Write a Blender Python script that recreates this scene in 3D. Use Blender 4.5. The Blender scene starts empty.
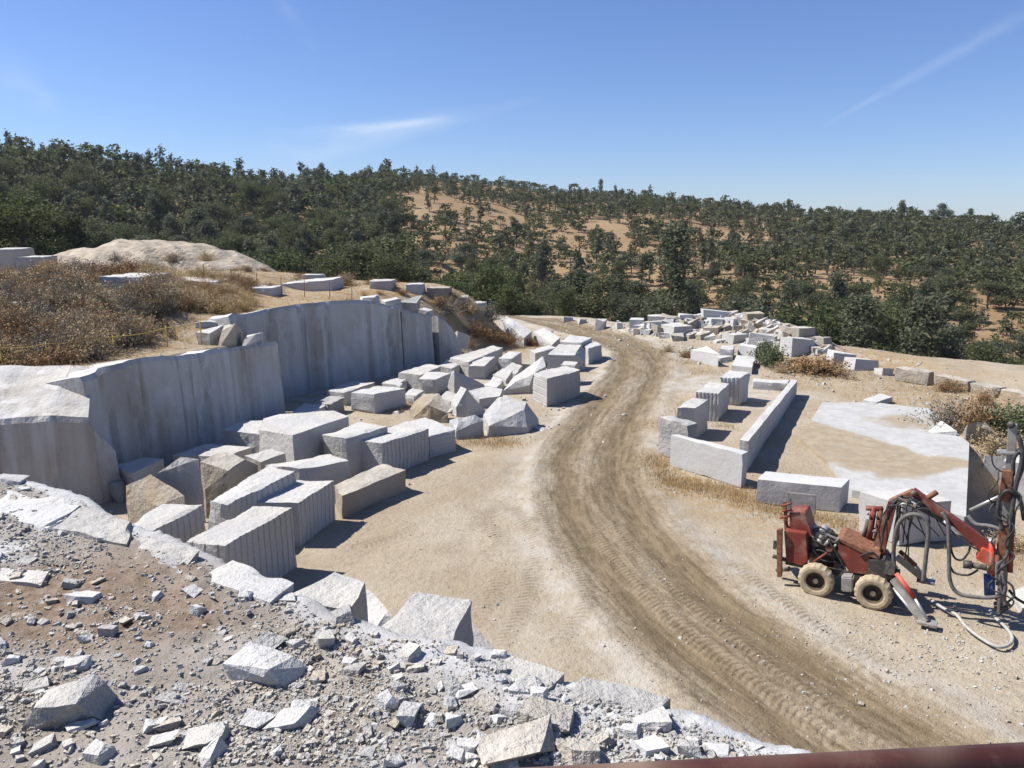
import bpy, bmesh, math, random
import numpy as np
from mathutils import Vector, Matrix

# ------------------------------------------------------------------ camera, sky, sun, exposure
scn = bpy.context.scene
COL = scn.collection
FPX, HORIZ, CAMH = 770.0, 225.0, 8.0
PITCH = math.atan((384.0 - HORIZ) / FPX)
cam_d = bpy.data.cameras.new("camera"); cam = bpy.data.objects.new("camera", cam_d); COL.objects.link(cam)
cam_d.sensor_fit = 'HORIZONTAL'; cam_d.sensor_width = 36.0; cam_d.lens = 36.0 * FPX / 1024.0
cam_d.clip_start = 0.05; cam_d.clip_end = 6000
cam.location = (0, 0, CAMH); cam.rotation_euler = (math.pi / 2 - PITCH, 0, 0)
scn.camera = cam
scn.cycles.max_bounces = 5; scn.cycles.diffuse_bounces = 3; scn.cycles.glossy_bounces = 2; scn.cycles.transmission_bounces = 3
scn.render.resolution_x = 1024; scn.render.resolution_y = 768

SUN_EL, SUN_A = math.radians(50), math.radians(11)
SUNV = Vector((-math.cos(SUN_EL) * math.cos(SUN_A), math.cos(SUN_EL) * math.sin(SUN_A), math.sin(SUN_EL)))
world = bpy.data.worlds.new("World"); scn.world = world; world.use_nodes = True
wn = world.node_tree.nodes; wl = world.node_tree.links
wn.clear()
w_out = wn.new('ShaderNodeOutputWorld'); w_bg = wn.new('ShaderNodeBackground'); w_bg.inputs['Strength'].default_value = 0.064
sky = wn.new('ShaderNodeTexSky'); sky.sky_type = 'NISHITA'; sky.sun_disc = False
sky.sun_elevation = SUN_EL; sky.sun_rotation = math.atan2(SUNV.x, SUNV.y)
sky.altitude = 400; sky.air_density = 1.0; sky.dust_density = 0.25; sky.ozone_density = 1.2
wl.new(w_bg.outputs[0], w_out.inputs[0])

def pix_dir(px, py):
    f = Vector((0, math.cos(PITCH), -math.sin(PITCH))); u = Vector((0, math.sin(PITCH), math.cos(PITCH)))
    return (f + Vector(((px - 512) / FPX, 0, 0)) + u * ((384 - py) / FPX)).normalized()

# thin cirrus wisps and an old contrail, part of the sky (directions at infinity)
tc = wn.new('ShaderNodeTexCoord')
def wmath(op, a, b=None, c=None):
    n = wn.new('ShaderNodeMath'); n.operation = op
    for i, v in enumerate((a, b, c)):
        if v is None: continue
        if isinstance(v, (int, float)): n.inputs[i].default_value = v
        else: wl.new(v, n.inputs[i])
    return n.outputs[0]
def wdot(v):
    n = wn.new('ShaderNodeVectorMath'); n.operation = 'DOT_PRODUCT'
    wl.new(tc.outputs['Generated'], n.inputs[0]); n.inputs[1].default_value = tuple(v); return n.outputs['Value']
def wsmooth(x, a, b):
    n = wn.new('ShaderNodeMapRange'); n.interpolation_type = 'SMOOTHSTEP'
    n.inputs['From Min'].default_value = a; n.inputs['From Max'].default_value = b
    wl.new(x, n.inputs['Value']); return n.outputs['Result']
wnoise = wn.new('ShaderNodeTexNoise'); wnoise.inputs['Scale'].default_value = 9; wnoise.inputs['Detail'].default_value = 6
wmap = wn.new('ShaderNodeMapping'); wmap.inputs['Scale'].default_value = (1, 1, 3.5)
wl.new(tc.outputs['Generated'], wmap.inputs[0]); wl.new(wmap.outputs[0], wnoise.inputs['Vector'])
def streak(p0, p1, w0, w1, amt):
    """wisp along the great circle from pixel direction p0 to p1; width grows from w0 to w1 (radians)"""
    a, b = pix_dir(*p0), pix_dir(*p1)
    n = a.cross(b).normalized(); t = n.cross(a).normalized(); L = a.angle(b)
    off = wmath('ABSOLUTE', wdot(n)); along = wmath('DIVIDE', wdot(t), math.sin(L))
    off = wmath('ADD', off, wmath('MULTIPLY', wmath('SUBTRACT', wnoise.outputs['Fac'], 0.5), w1 * 1.2))
    wid = wmath('ADD', w0, wmath('MULTIPLY', wmath('MAXIMUM', along, 0.0), w1 - w0))
    prof = wsmooth(wmath('DIVIDE', off, wid), 1.0, 0.0)
    ends = wmath('MULTIPLY', wsmooth(along, -0.15, 0.3), wsmooth(along, 1.25, 0.8))
    return wmath('MULTIPLY', wmath('MULTIPLY', prof, ends), wmath('MULTIPLY', wsmooth(wnoise.outputs['Fac'], 0.25, 0.62), amt))
ws = streak((825, 125), (1012, 22), 0.004, 0.014, 0.11)
for s in (streak((445, 119), (330, 133), 0.006, 0.010, 0.32), streak((470, 115), (290, 152), 0.012, 0.034, 0.22), streak((540, 98), (440, 122), 0.01, 0.012, 0.05),
          streak((315, 50), (280, 0), 0.008, 0.014, 0.06), streak((60, 110), (0, 70), 0.02, 0.04, 0.10)):
    ws = wmath('ADD', ws, s)
wmix = wn.new('ShaderNodeMix'); wmix.data_type = 'RGBA'
wl.new(wmath('MINIMUM', ws, 0.6), wmix.inputs['Factor'])
wtint = wn.new('ShaderNodeMix'); wtint.data_type = 'RGBA'; wtint.blend_type = 'MULTIPLY'; wtint.inputs['Factor'].default_value = 1.0
wl.new(sky.outputs[0], wtint.inputs['A']); wtint.inputs['B'].default_value = (0.76, 0.915, 1.30, 1)
wl.new(wtint.outputs['Result'], wmix.inputs['A']); wmix.inputs['B'].default_value = (9.5, 9.9, 10.4, 1)
wl.new(wmix.outputs['Result'], w_bg.inputs['Color'])

sun_d = bpy.data.lights.new("sun", 'SUN'); sun_d.energy = 5.0; sun_d.angle = math.radians(0.55); sun_d.color = (1.0, 0.96, 0.905)
sun = bpy.data.objects.new("sun", sun_d); COL.objects.link(sun); sun.rotation_euler = SUNV.to_track_quat('Z', 'Y').to_euler()
sun.location = (-60, 10, 80)
scn.view_settings.view_transform = 'Standard'; scn.view_settings.look = 'None'
scn.view_settings.exposure = 0.72; scn.view_settings.gamma = 1.0; scn.view_settings.use_curve_mapping = False

# ------------------------------------------------------------------ helpers
rng = np.random.default_rng(11); random.seed(11)
CP, SP = math.cos(PITCH), math.sin(PITCH)

def P(px, py, z=0.0):
    """photo pixel on the level plane z -> world point"""
    u = (384 - py) / FPX; dz = -SP + u * CP; dy = CP + u * SP
    t = (z - CAMH) / dz
    return Vector(((px - 512) / FPX * t, dy * t, z))
def PY(px, py, y):
    """photo pixel on the vertical plane Y = y"""
    u = (384 - py) / FPX; t = y / (CP + u * SP)
    return Vector(((px - 512) / FPX * t, y, CAMH + (-SP + u * CP) * t))
def proj(p):
    dz = p[2] - CAMH; d = p[1] * CP - dz * SP
    return 512 + FPX * p[0] / d, 384 - FPX * (p[1] * SP + dz * CP) / d, d

def _h(ix, iy, iz):
    n = (ix * 374761393 + iy * 668265263 + iz * 1440662683) & 0x7fffffff
    n = ((n ^ (n >> 13)) * 1274126177) & 0x7fffffff
    n = ((n ^ (n >> 16)) * 461845907) & 0x7fffffff
    return (n & 0xffff) / 65535.0
def vnoise(p, scale=1.0, seed=0):
    """value noise -1..1 for an (n,3) array"""
    p = np.asarray(p, float) * scale + 1000.37 + seed * 17.13
    i = np.floor(p).astype(np.int64); f = p - i; f = f * f * (3 - 2 * f)
    r = 0
    for dx in (0, 1):
        for dy in (0, 1):
            for dz in (0, 1):
                w = (f[:, 0] if dx else 1 - f[:, 0]) * (f[:, 1] if dy else 1 - f[:, 1]) * (f[:, 2] if dz else 1 - f[:, 2])
                r = r + w * _h(i[:, 0] + dx, i[:, 1] + dy, i[:, 2] + dz)
    return r * 2 - 1
def fbm(p, scale=1.0, octaves=4, seed=0):
    r = 0; a = 1.0
    for o in range(octaves):
        r = r + a * vnoise(p, scale * 2 ** o, seed + o * 5); a *= 0.5
    return r / 1.8
def sstep(a, b, x):
    t = np.clip((x - a) / (b - a), 0, 1); return t * t * (3 - 2 * t)
def fbm2(x, y, scale, octaves=4, seed=0):
    return fbm(np.stack([x, y, np.zeros_like(x)], 1), scale, octaves, seed)

def mesh_np(name, v, quads=None, tris=None, mats=None, matidx=None, smooth=False):
    me = bpy.data.meshes.new(name)
    v = np.asarray(v, np.float32); nq = 0 if quads is None else len(quads); nt = 0 if tris is None else len(tris)
    me.vertices.add(len(v)); me.vertices.foreach_set('co', v.ravel())
    loops = []; tot = []
    if nq: loops.append(np.asarray(quads, np.int32).ravel()); tot.append(np.full(nq, 4, np.int32))
    if nt: loops.append(np.asarray(tris, np.int32).ravel()); tot.append(np.full(nt, 3, np.int32))
    loops = np.concatenate(loops); tot = np.concatenate(tot)
    me.loops.add(len(loops)); me.loops.foreach_set('vertex_index', loops)
    me.polygons.add(len(tot))
    me.polygons.foreach_set('loop_start', np.concatenate([[0], np.cumsum(tot)[:-1]]).astype(np.int32))
    me.polygons.foreach_set('loop_total', tot)
    if matidx is not None: me.polygons.foreach_set('material_index', np.asarray(matidx, np.int32))
    me.update(calc_edges=True); me.validate()
    me.polygons.foreach_set('use_smooth', np.full(len(me.polygons), smooth))
    for m in (mats or []): me.materials.append(m)
    return me
def link(name, me, parent=None, loc=None):
    o = bpy.data.objects.new(name, me); COL.objects.link(o)
    if parent is not None: o.parent = parent
    if loc is not None: o.location = loc
    return o
def tag(o, label=None, cat=None, group=None, kind=None):
    if label: o['label'] = label
    if cat: o['category'] = cat
    if group: o['group'] = group
    if kind: o['kind'] = kind
    return o
def empty(name, loc=(0, 0, 0), rz=0.0):
    o = bpy.data.objects.new(name, None); COL.objects.link(o); o.location = loc; o.rotation_euler = (0, 0, rz); o.empty_display_size = 0.3
    return o
def attr(me, name, vals):
    a = me.attributes.new(name, 'FLOAT', 'POINT'); a.data.foreach_set('value', np.asarray(vals, np.float32))

def crom(pts, n=8):
    p = [np.array(q, float) for q in pts]; p = [2 * p[0] - p[1]] + p + [2 * p[-1] - p[-2]]; out = []
    for i in range(1, len(p) - 2):
        for k in range(n):
            t = k / n; out.append(.5 * (2 * p[i] + (p[i + 1] - p[i - 1]) * t + (2 * p[i - 1] - 5 * p[i] + 4 * p[i + 1] - p[i + 2]) * t * t + (3 * p[i] - p[i - 1] - 3 * p[i + 1] + p[i + 2]) * t ** 3))
    return out + [p[-2]]
# ------------------------------------------------------------------ materials
class NT:
    def __init__(s, name):
        s.m = bpy.data.materials.new(name); s.m.use_nodes = True; s.t = s.m.node_tree; s.n = s.t.nodes; s.l = s.t.links
        s.b = s.n['Principled BSDF']; s.b.inputs['Specular IOR Level'].default_value = 0.25
        s.out = s.n['Material Output']
        s.tc = s.n.new('ShaderNodeTexCoord'); s.geo = s.n.new('ShaderNodeNewGeometry')
    def val(s, sock, v):
        if isinstance(v, (int, float)): sock.default_value = v
        elif isinstance(v, tuple): sock.default_value = (v + (1,))[:4] if len(v) == 3 and sock.type == 'RGBA' else v
        else: s.l.new(v, sock)
    def noise(s, scale, detail=4, rough=0.55, vec=None, stretch=None, dist=0.0):
        n = s.n.new('ShaderNodeTexNoise'); n.inputs['Scale'].default_value = scale; n.inputs['Detail'].default_value = detail
        n.inputs['Roughness'].default_value = rough; n.inputs['Distortion'].default_value = dist
        v = vec or s.geo.outputs['Position']
        if stretch:
            mp = s.n.new('ShaderNodeMapping'); mp.inputs['Scale'].default_value = stretch; s.l.new(v, mp.inputs[0]); v = mp.outputs[0]
        s.l.new(v, n.inputs['Vector']); return n.outputs['Fac']
    def ramp(s, x, a, b, lo=0.0, hi=1.0):
        n = s.n.new('ShaderNodeMapRange'); n.interpolation_type = 'SMOOTHSTEP'
        n.inputs['From Min'].default_value = a; n.inputs['From Max'].default_value = b
        n.inputs['To Min'].default_value = lo; n.inputs['To Max'].default_value = hi
        s.val(n.inputs['Value'], x); return n.outputs['Result']
    def mix(s, f, a, b, mode='MIX'):
        n = s.n.new('ShaderNodeMix'); n.data_type = 'RGBA'; n.blend_type = mode
        s.val(n.inputs['Factor'], f); s.val(n.inputs['A'], a); s.val(n.inputs['B'], b); return n.outputs['Result']
    def math(s, op, a, b=0.0):
        n = s.n.new('ShaderNodeMath'); n.operation = op; s.val(n.inputs[0], a); s.val(n.inputs[1], b); return n.outputs[0]
    def att(s, name):
        n = s.n.new('ShaderNodeAttribute'); n.attribute_name = name; return n.outputs['Fac']
    def rand(s):
        return s.n.new('ShaderNodeObjectInfo').outputs['Random']
    def bump(s, h, strength=0.5, dist=0.02, prev=None):
        n = s.n.new('ShaderNodeBump'); n.inputs['Strength'].default_value = strength; n.inputs['Distance'].default_value = dist
        s.l.new(h, n.inputs['Height'])
        if prev is not None: s.l.new(prev, n.inputs['Normal'])
        return n.outputs['Normal']
    def done(s, col, rough=0.85, normal=None, metal=0.0):
        s.val(s.b.inputs['Base Color'], col); s.val(s.b.inputs['Roughness'], rough); s.b.inputs['Metallic'].default_value = metal
        if normal is not None: s.l.new(normal, s.b.inputs['Normal'])
        return s.m
M = {}
def granite(name, base, stain, stain_amt, bump=0.5, streaks=0.0):
    t = NT(name)
    g = t.noise(38, 2, 0.7); big = t.noise(0.55, 3, 0.6); mid = t.noise(3.0, 4, 0.62)
    c = t.mix(t.ramp(g, 0.35, 0.7), tuple(x * 0.84 for x in base), tuple(min(1, x * 1.08) for x in base))
    c = t.mix(t.ramp(mid, 0.38, 0.75, 0, 0.25), c, tuple(x * 0.74 for x in base))
    c = t.mix(t.math('MULTIPLY', t.ramp(big, 0.42, 0.66), stain_amt), c, stain)
    c = t.mix(t.math('MULTIPLY', t.rand(), 0.30), c, tuple(x * 0.74 for x in stain))
    if streaks:
        st = t.noise(1.3, 4, 0.6, stretch=(1, 1, 0.05)); st2 = t.noise(3.4, 3, 0.6, stretch=(1, 1, 0.04)); brk = t.noise(0.5, 3, 0.5)
        c = t.mix(t.math('MULTIPLY', t.math('MULTIPLY', t.ramp(st, 0.47, 0.64), t.ramp(brk, 0.35, 0.6)), streaks * 0.6), c, (0.19, 0.15, 0.095))
        c = t.mix(t.math('MULTIPLY', t.math('MULTIPLY', t.ramp(st2, 0.56, 0.70), t.ramp(brk, 0.4, 0.6)), streaks * 0.5), c, (0.11, 0.105, 0.095))
        bd = t.noise(0.42, 3, 0.55, stretch=(1, 1, 0.12)); c = t.mix(t.math('MULTIPLY', t.ramp(bd, 0.52, 0.66), streaks * 0.55), c, (0.25, 0.215, 0.16))
        pt = t.noise(0.9, 4, 0.6); c = t.mix(t.ramp(pt, 0.52, 0.72, 0, 0.35), c, tuple(min(1, x * 1.2) for x in base))
        st3 = t.noise(2.1, 3, 0.5, stretch=(1, 1, 0.05), vec=t.tc.outputs['Object'])
        c = t.mix(t.math('MULTIPLY', t.ramp(st3, 0.55, 0.68), streaks * 0.5), c, tuple(min(1, x * 1.25) for x in base))
    # dust settles on what faces up
    nz = t.n.new('ShaderNodeSeparateXYZ'); t.l.new(t.geo.outputs['Normal'], nz.inputs[0])
    dust = t.math('MULTIPLY', t.ramp(nz.outputs['Z'], 0.55, 0.95), t.ramp(t.noise(1.1, 4), 0.35, 0.7, 0.05, 0.55))
    c = t.mix(dust, c, (0.56, 0.535, 0.475))
    n1 = t.bump(t.noise(7, 4, 0.7), min(1.0, bump * 1.5), 0.07); n2 = t.bump(g, bump * 0.6, 0.008, n1)
    M[name] = t.done(c, 0.88, n2)
granite('granite', (0.47, 0.47, 0.462), (0.38, 0.33, 0.26), 0.35)
granite('granite_white', (0.475, 0.475, 0.473), (0.44, 0.405, 0.34), 0.25, 0.16)
granite('granite_tan', (0.35, 0.32, 0.27), (0.33, 0.25, 0.16), 0.7, 0.9)
granite('granite_wall', (0.46, 0.46, 0.462), (0.34, 0.30, 0.245), 0.3, 0.4, streaks=0.75)
granite('granite_wall_near', (0.50, 0.495, 0.485), (0.37, 0.32, 0.25), 0.4, 0.4, streaks=0.85)
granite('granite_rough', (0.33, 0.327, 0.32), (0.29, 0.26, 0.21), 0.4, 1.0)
granite('chip_stone', (0.37, 0.362, 0.343), (0.27, 0.225, 0.17), 0.6, 0.6)

def mk_sand():
    t = NT('sand')
    road = t.att('road'); gold = t.att('gold'); pale = t.att('pale')
    a = t.noise(0.35, 3, 0.6); b = t.noise(5.5, 5, 0.72); f = t.noise(28, 2, 0.7)
    c = t.mix(t.ramp(a, 0.3, 0.7), (0.301, 0.243, 0.168), (0.382, 0.326, 0.245))
    c = t.mix(t.ramp(b, 0.42, 0.75, 0, 0.5), c, (0.241, 0.189, 0.127))
    c = t.mix(t.math('MULTIPLY', pale, t.ramp(t.noise(1.2, 3), 0.3, 0.65)), c, (0.417, 0.388, 0.336))
    c = t.mix(t.math('MULTIPLY', gold, t.ramp(t.noise(2.2, 3), 0.32, 0.62)), c, (0.297, 0.198, 0.092))
    c = t.mix(t.math('MULTIPLY', t.att('litter'), t.ramp(t.noise(1.6, 3), 0.25, 0.6)), c, (0.136, 0.093, 0.054))
    c = t.mix(t.math('MULTIPLY', t.att('trk'), .30), c, (0.215, 0.165, 0.105))
    cx = t.n.new('ShaderNodeCombineXYZ'); t.l.new(t.math('MULTIPLY', t.att('rx'), 5.5), cx.inputs[0]); t.l.new(t.math('MULTIPLY', t.att('ra'), 0.6), cx.inputs[1])
    sk = t.noise(1.0, 5, 0.68, vec=cx.outputs[0])
    rc = t.mix(t.ramp(sk, 0.28, 0.72), (0.100, 0.072, 0.039), (0.215, 0.162, 0.096))
    rc = t.mix(t.ramp(t.noise(2.4, 4, 0.7), 0.42, 0.7, 0, 0.4), rc, (0.25, 0.19, 0.115))
    road = t.ramp(t.math('ADD', road, t.math('ADD', t.math('MULTIPLY', t.math('SUBTRACT', sk, 0.5), -0.8), t.math('MULTIPLY', t.math('SUBTRACT', b, 0.5), 0.8))), 0.12, 0.95)
    c = t.mix(road, c, rc)
    c = t.mix(t.ramp(f, 0.60, 0.78, 0, 0.45), c, (0.177, 0.144, 0.104))
    c = t.mix(t.ramp(f, 0.40, 0.24, 0, 0.35), c, (0.425, 0.378, 0.314))
    wv = t.math('SINE', t.math('MULTIPLY', t.math('ADD', t.math('ADD', t.att('alo'), t.math('MULTIPLY', b, .08)), t.math('MULTIPLY', t.att('tdist'), .5)), 2 * math.pi / .15)); tread = t.math('MULTIPLY', t.att('trk'), wv)
    c = t.mix(t.math('MULTIPLY', t.math('MAXIMUM', tread, 0.0), .26), c, (0.160, 0.123, 0.079))
    n0 = t.bump(tread, .35, .03); n1 = t.bump(b, 0.8, 0.09, n0); n2 = t.bump(f, 0.6, 0.025, n1)
    M['sand'] = t.done(c, 0.95, n2)
mk_sand()
def mk_hill():
    t = NT('dry_hill')
    a = t.noise(0.03, 5, 0.6); b = t.noise(0.35, 6, 0.7)
    c = t.mix(t.ramp(a, 0.35, 0.65), (0.228, 0.149, 0.074), (0.280, 0.194, 0.106))
    c = t.mix(t.ramp(b, 0.45, 0.75, 0, 0.6), c, (0.143, 0.094, 0.049))
    M['dry_hill'] = t.done(c, 0.95, t.bump(b, 0.6, 0.5))
mk_hill()
def mk_ledge():
    t = NT('ledge_soil')
    rock = t.att('rock'); soil = t.att('soil')
    a = t.noise(1.3, 5, 0.6); b = t.noise(9, 6, 0.7); f = t.noise(45, 4, 0.7)
    c = t.mix(t.ramp(a, 0.35, 0.65), (0.255, 0.230, 0.198), (0.357, 0.333, 0.299))
    c = t.mix(soil, c, t.mix(t.ramp(b, 0.35, 0.65), (0.153, 0.107, 0.070), (0.239, 0.181, 0.132)))
    c = t.mix(t.ramp(b, 0.5, 0.75, 0, 0.55), c, (0.214, 0.181, 0.143))
    rk = t.mix(t.ramp(t.noise(3, 5, 0.65), 0.35, 0.7), (0.490, 0.491, 0.482), (0.367, 0.363, 0.350))
    c = t.mix(rock, c, rk)
    c = t.mix(t.ramp(f, 0.58, 0.75, 0, 0.4), c, (0.204, 0.192, 0.177))
    n1 = t.bump(b, 0.8, 0.04); n2 = t.bump(f, 0.7, 0.012, n1)
    M['ledge_soil'] = t.done(c, 0.93, n2)
mk_ledge()
def mk_leaf(name, c0, c1, trans=0.38):
    t = NT(name)
    r = t.rand(); a = t.noise(0.9, 3); w = t.noise(0.11, 2)
    c = t.mix(t.ramp(a, 0.3, 0.7), c0, c1)
    c = t.mix(t.math('MULTIPLY', t.ramp(w, 0.35, 0.65), 0.55), c, tuple(0.5 * (x + y) for x, y in zip(c1, (0.115, 0.115, 0.07))))
    c = t.mix(t.math('MULTIPLY', r, 0.5), c, tuple(x * 0.7 for x in c0))
    t.val(t.b.inputs['Base Color'], c); t.b.inputs['Roughness'].default_value = 0.75
    tr = t.n.new('ShaderNodeBsdfTranslucent'); t.val(tr.inputs['Color'], c)
    mx = t.n.new('ShaderNodeMixShader'); mx.inputs[0].default_value = trans
    t.l.new(t.b.outputs[0], mx.inputs[1]); t.l.new(tr.outputs[0], mx.inputs[2]); t.l.new(mx.outputs[0], t.out.inputs['Surface'])
    M[name] = t.m
mk_leaf('leaf_oak', (0.081, 0.092, 0.038), (0.142, 0.150, 0.068))
mk_leaf('leaf_live', (0.060, 0.080, 0.028), (0.120, 0.144, 0.050))
mk_leaf('leaf_pine', (0.086, 0.100, 0.058), (0.139, 0.150, 0.089))
mk_leaf('dry_brown', (0.22, 0.125, 0.06), (0.36, 0.22, 0.105), 0.15)
mk_leaf('dry_tan', (0.36, 0.265, 0.15), (0.52, 0.40, 0.235), 0.15)
mk_leaf('dry_grey', (0.17, 0.145, 0.115), (0.27, 0.235, 0.185), 0.1)
mk_leaf('dry_gold', (0.44, 0.295, 0.13), (0.55, 0.40, 0.20), 0.4)
mk_leaf('shrub_green', (0.10, 0.125, 0.055), (0.17, 0.19, 0.10), 0.2)
def plain(name, c0, c1, scale=6, rough=0.7, metal=0.0, bump=0.15, worn=None):
    t = NT(name); n = t.noise(scale, 5, 0.65, vec=t.tc.outputs['Object'])
    c = t.mix(t.ramp(n, 0.35, 0.68), c0, c1)
    if worn is not None:
        c = t.mix(t.ramp(t.noise(scale * 2.2, 6, 0.7, vec=t.tc.outputs['Object']), 0.54, 0.68, 0, 0.85), c, worn)
        c = t.mix(t.ramp(t.noise(2.0, 3, 0.6, vec=t.tc.outputs['Object']), 0.45, 0.75, 0, 0.55), c, (0.42, 0.34, 0.24))
    M[name] = t.done(c, rough, t.bump(n, bump, 0.01), metal)
plain('bark', (0.10, 0.08, 0.06), (0.17, 0.145, 0.115), 8, 0.95)
plain('red_paint', (0.20, 0.042, 0.030), (0.15, 0.038, 0.028), 5, 0.55, worn=(0.19, 0.085, 0.06))
plain('red_bright', (0.55, 0.06, 0.03), (0.42, 0.05, 0.03), 5, 0.45, worn=(0.30, 0.07, 0.04))
plain('black_steel', (0.035, 0.033, 0.032), (0.075, 0.07, 0.062), 7, 0.55, worn=(0.16, 0.13, 0.10))
plain('grey_steel', (0.26, 0.25, 0.235), (0.36, 0.35, 0.33), 7, 0.5, 0.3, worn=(0.22, 0.17, 0.12))
plain('bare_steel', (0.42, 0.41, 0.40), (0.56, 0.55, 0.53), 7, 0.4, 0.5)
plain('rubber_dusty', (0.42, 0.34, 0.225), (0.30, 0.245, 0.165), 9, 0.95)
plain('hose', (0.10, 0.095, 0.088), (0.16, 0.15, 0.138), 9, 0.75)
plain('hose_black', (0.03, 0.03, 0.03), (0.07, 0.065, 0.06), 9, 0.6)
plain('hose_pale', (0.30, 0.29, 0.265), (0.40, 0.38, 0.35), 9, .8)
plain('blue_paint', (0.045, 0.10, 0.27), (0.08, 0.15, 0.33), 9, 0.7)
plain('rust', (0.15, 0.06, 0.035), (0.26, 0.13, 0.075), 12, 0.85)
plain('rim_dark', (0.055, 0.038, 0.028), (0.11, 0.075, 0.05), 9, .8)
plain('rail_paint', (0.055, 0.020, 0.017), (0.085, 0.033, 0.027), 10, 0.42, worn=(0.10, 0.05, 0.038))
plain('yellow_rope', (0.52, 0.38, 0.10), (0.42, 0.31, 0.10), 20, 0.8)

# ------------------------------------------------------------------ terrain
def sd_poly(x, y, pts):
    """signed distance to an open polyline; positive on its left side"""
    pts = np.asarray(pts, float); best = np.full(x.shape, 1e9); sgn = np.ones_like(x)
    for (x0, y0), (x1, y1) in zip(pts[:-1], pts[1:]):
        dx, dy = x1 - x0, y1 - y0; L2 = dx * dx + dy * dy
        t = np.clip(((x - x0) * dx + (y - y0) * dy) / L2, 0, 1)
        qx, qy = x0 + t * dx, y0 + t * dy; d = np.hypot(x - qx, y - qy)
        s = np.sign(dx * (y - y0) - dy * (x - x0)); m = d < best - 1e-9
        best = np.where(m, d, best); sgn = np.where(m, s, sgn)
    return best * sgn
BENCH = [(-90, 22.6), (-16, 23.0), (-13.1, 23.6), (-12.0, 27.2), (-11.0, 31.4), (-13.0, 32.2), (-4.6, 45.0), (-3.2, 46.6), (0.4, 50.5), (1.2, 54.0), (-1.0, 58.5), (-8.0, 62.0), (-22, 66), (-40, 80)]
ROAD_PX = [(1010, 830), (890, 750), (800, 693), (722, 642), (660, 590), (616, 540), (592, 495), (592, 450), (616, 408), (640, 375), (641, 353), (612, 338), (560, 325.5), (505, 317)]
ROAD = np.array([P(a, b)[:2] for a, b in ROAD_PX])
PIT = np.array([(11.7, 19.6), (15.2, 27.0), (19.5, 27.6), (26, 26.0), (22, 19.0), (16.5, 17.6)])
def in_poly(x, y, poly):
    c = np.zeros(x.shape, bool); n = len(poly)
    for i in range(n):
        x0, y0 = poly[i]; x1, y1 = poly[i - 1]
        c ^= ((y0 > y) != (y1 > y)) & (x < (x1 - x0) * (y - y0) / (y1 - y0 + 1e-12) + x0)
    return c
def poly_in_dist(x, y, poly):
    """distance inside a closed polygon (negative outside)"""
    d = np.full(x.shape, 1e9); n = len(poly)
    for i in range(n):
        (x0, y0), (x1, y1) = poly[i - 1], poly[i]; dx, dy = x1 - x0, y1 - y0
        t = np.clip(((x - x0) * dx + (y - y0) * dy) / (dx * dx + dy * dy), 0, 1)
        d = np.minimum(d, np.hypot(x - x0 - t * dx, y - y0 - t * dy))
    return np.where(in_poly(x, y, poly), d, -d)
def edge_y(x): return np.interp(x, [-90, -30, -10, 5, 12, 20, 27, 40, 60, 90], [70, 68, 68, 64.5, 57, 49.5, 42.5, 35, 30, 26])
RPX = [-400, 0, 100, 200, 300, 430, 500, 600, 700, 800, 900, 1024, 1400]
RPY = [142, 161, 173, 187, 194, 183, 188, 201, 210, 218, 225, 237, 246]
RDD = [220, 230, 240, 260, 310, 380, 390, 380, 340, 300, 270, 240, 230]
def ridge(x, y):
    px = np.clip(512 + FPX * x / np.maximum(y, 20) * 0.985, -400, 1400)
    R = np.interp(px, RPX, RDD); rp = np.interp(px, RPX, RPY)
    return R, CAMH + R * (HORIZ - rp) / FPX * 1.03
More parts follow.
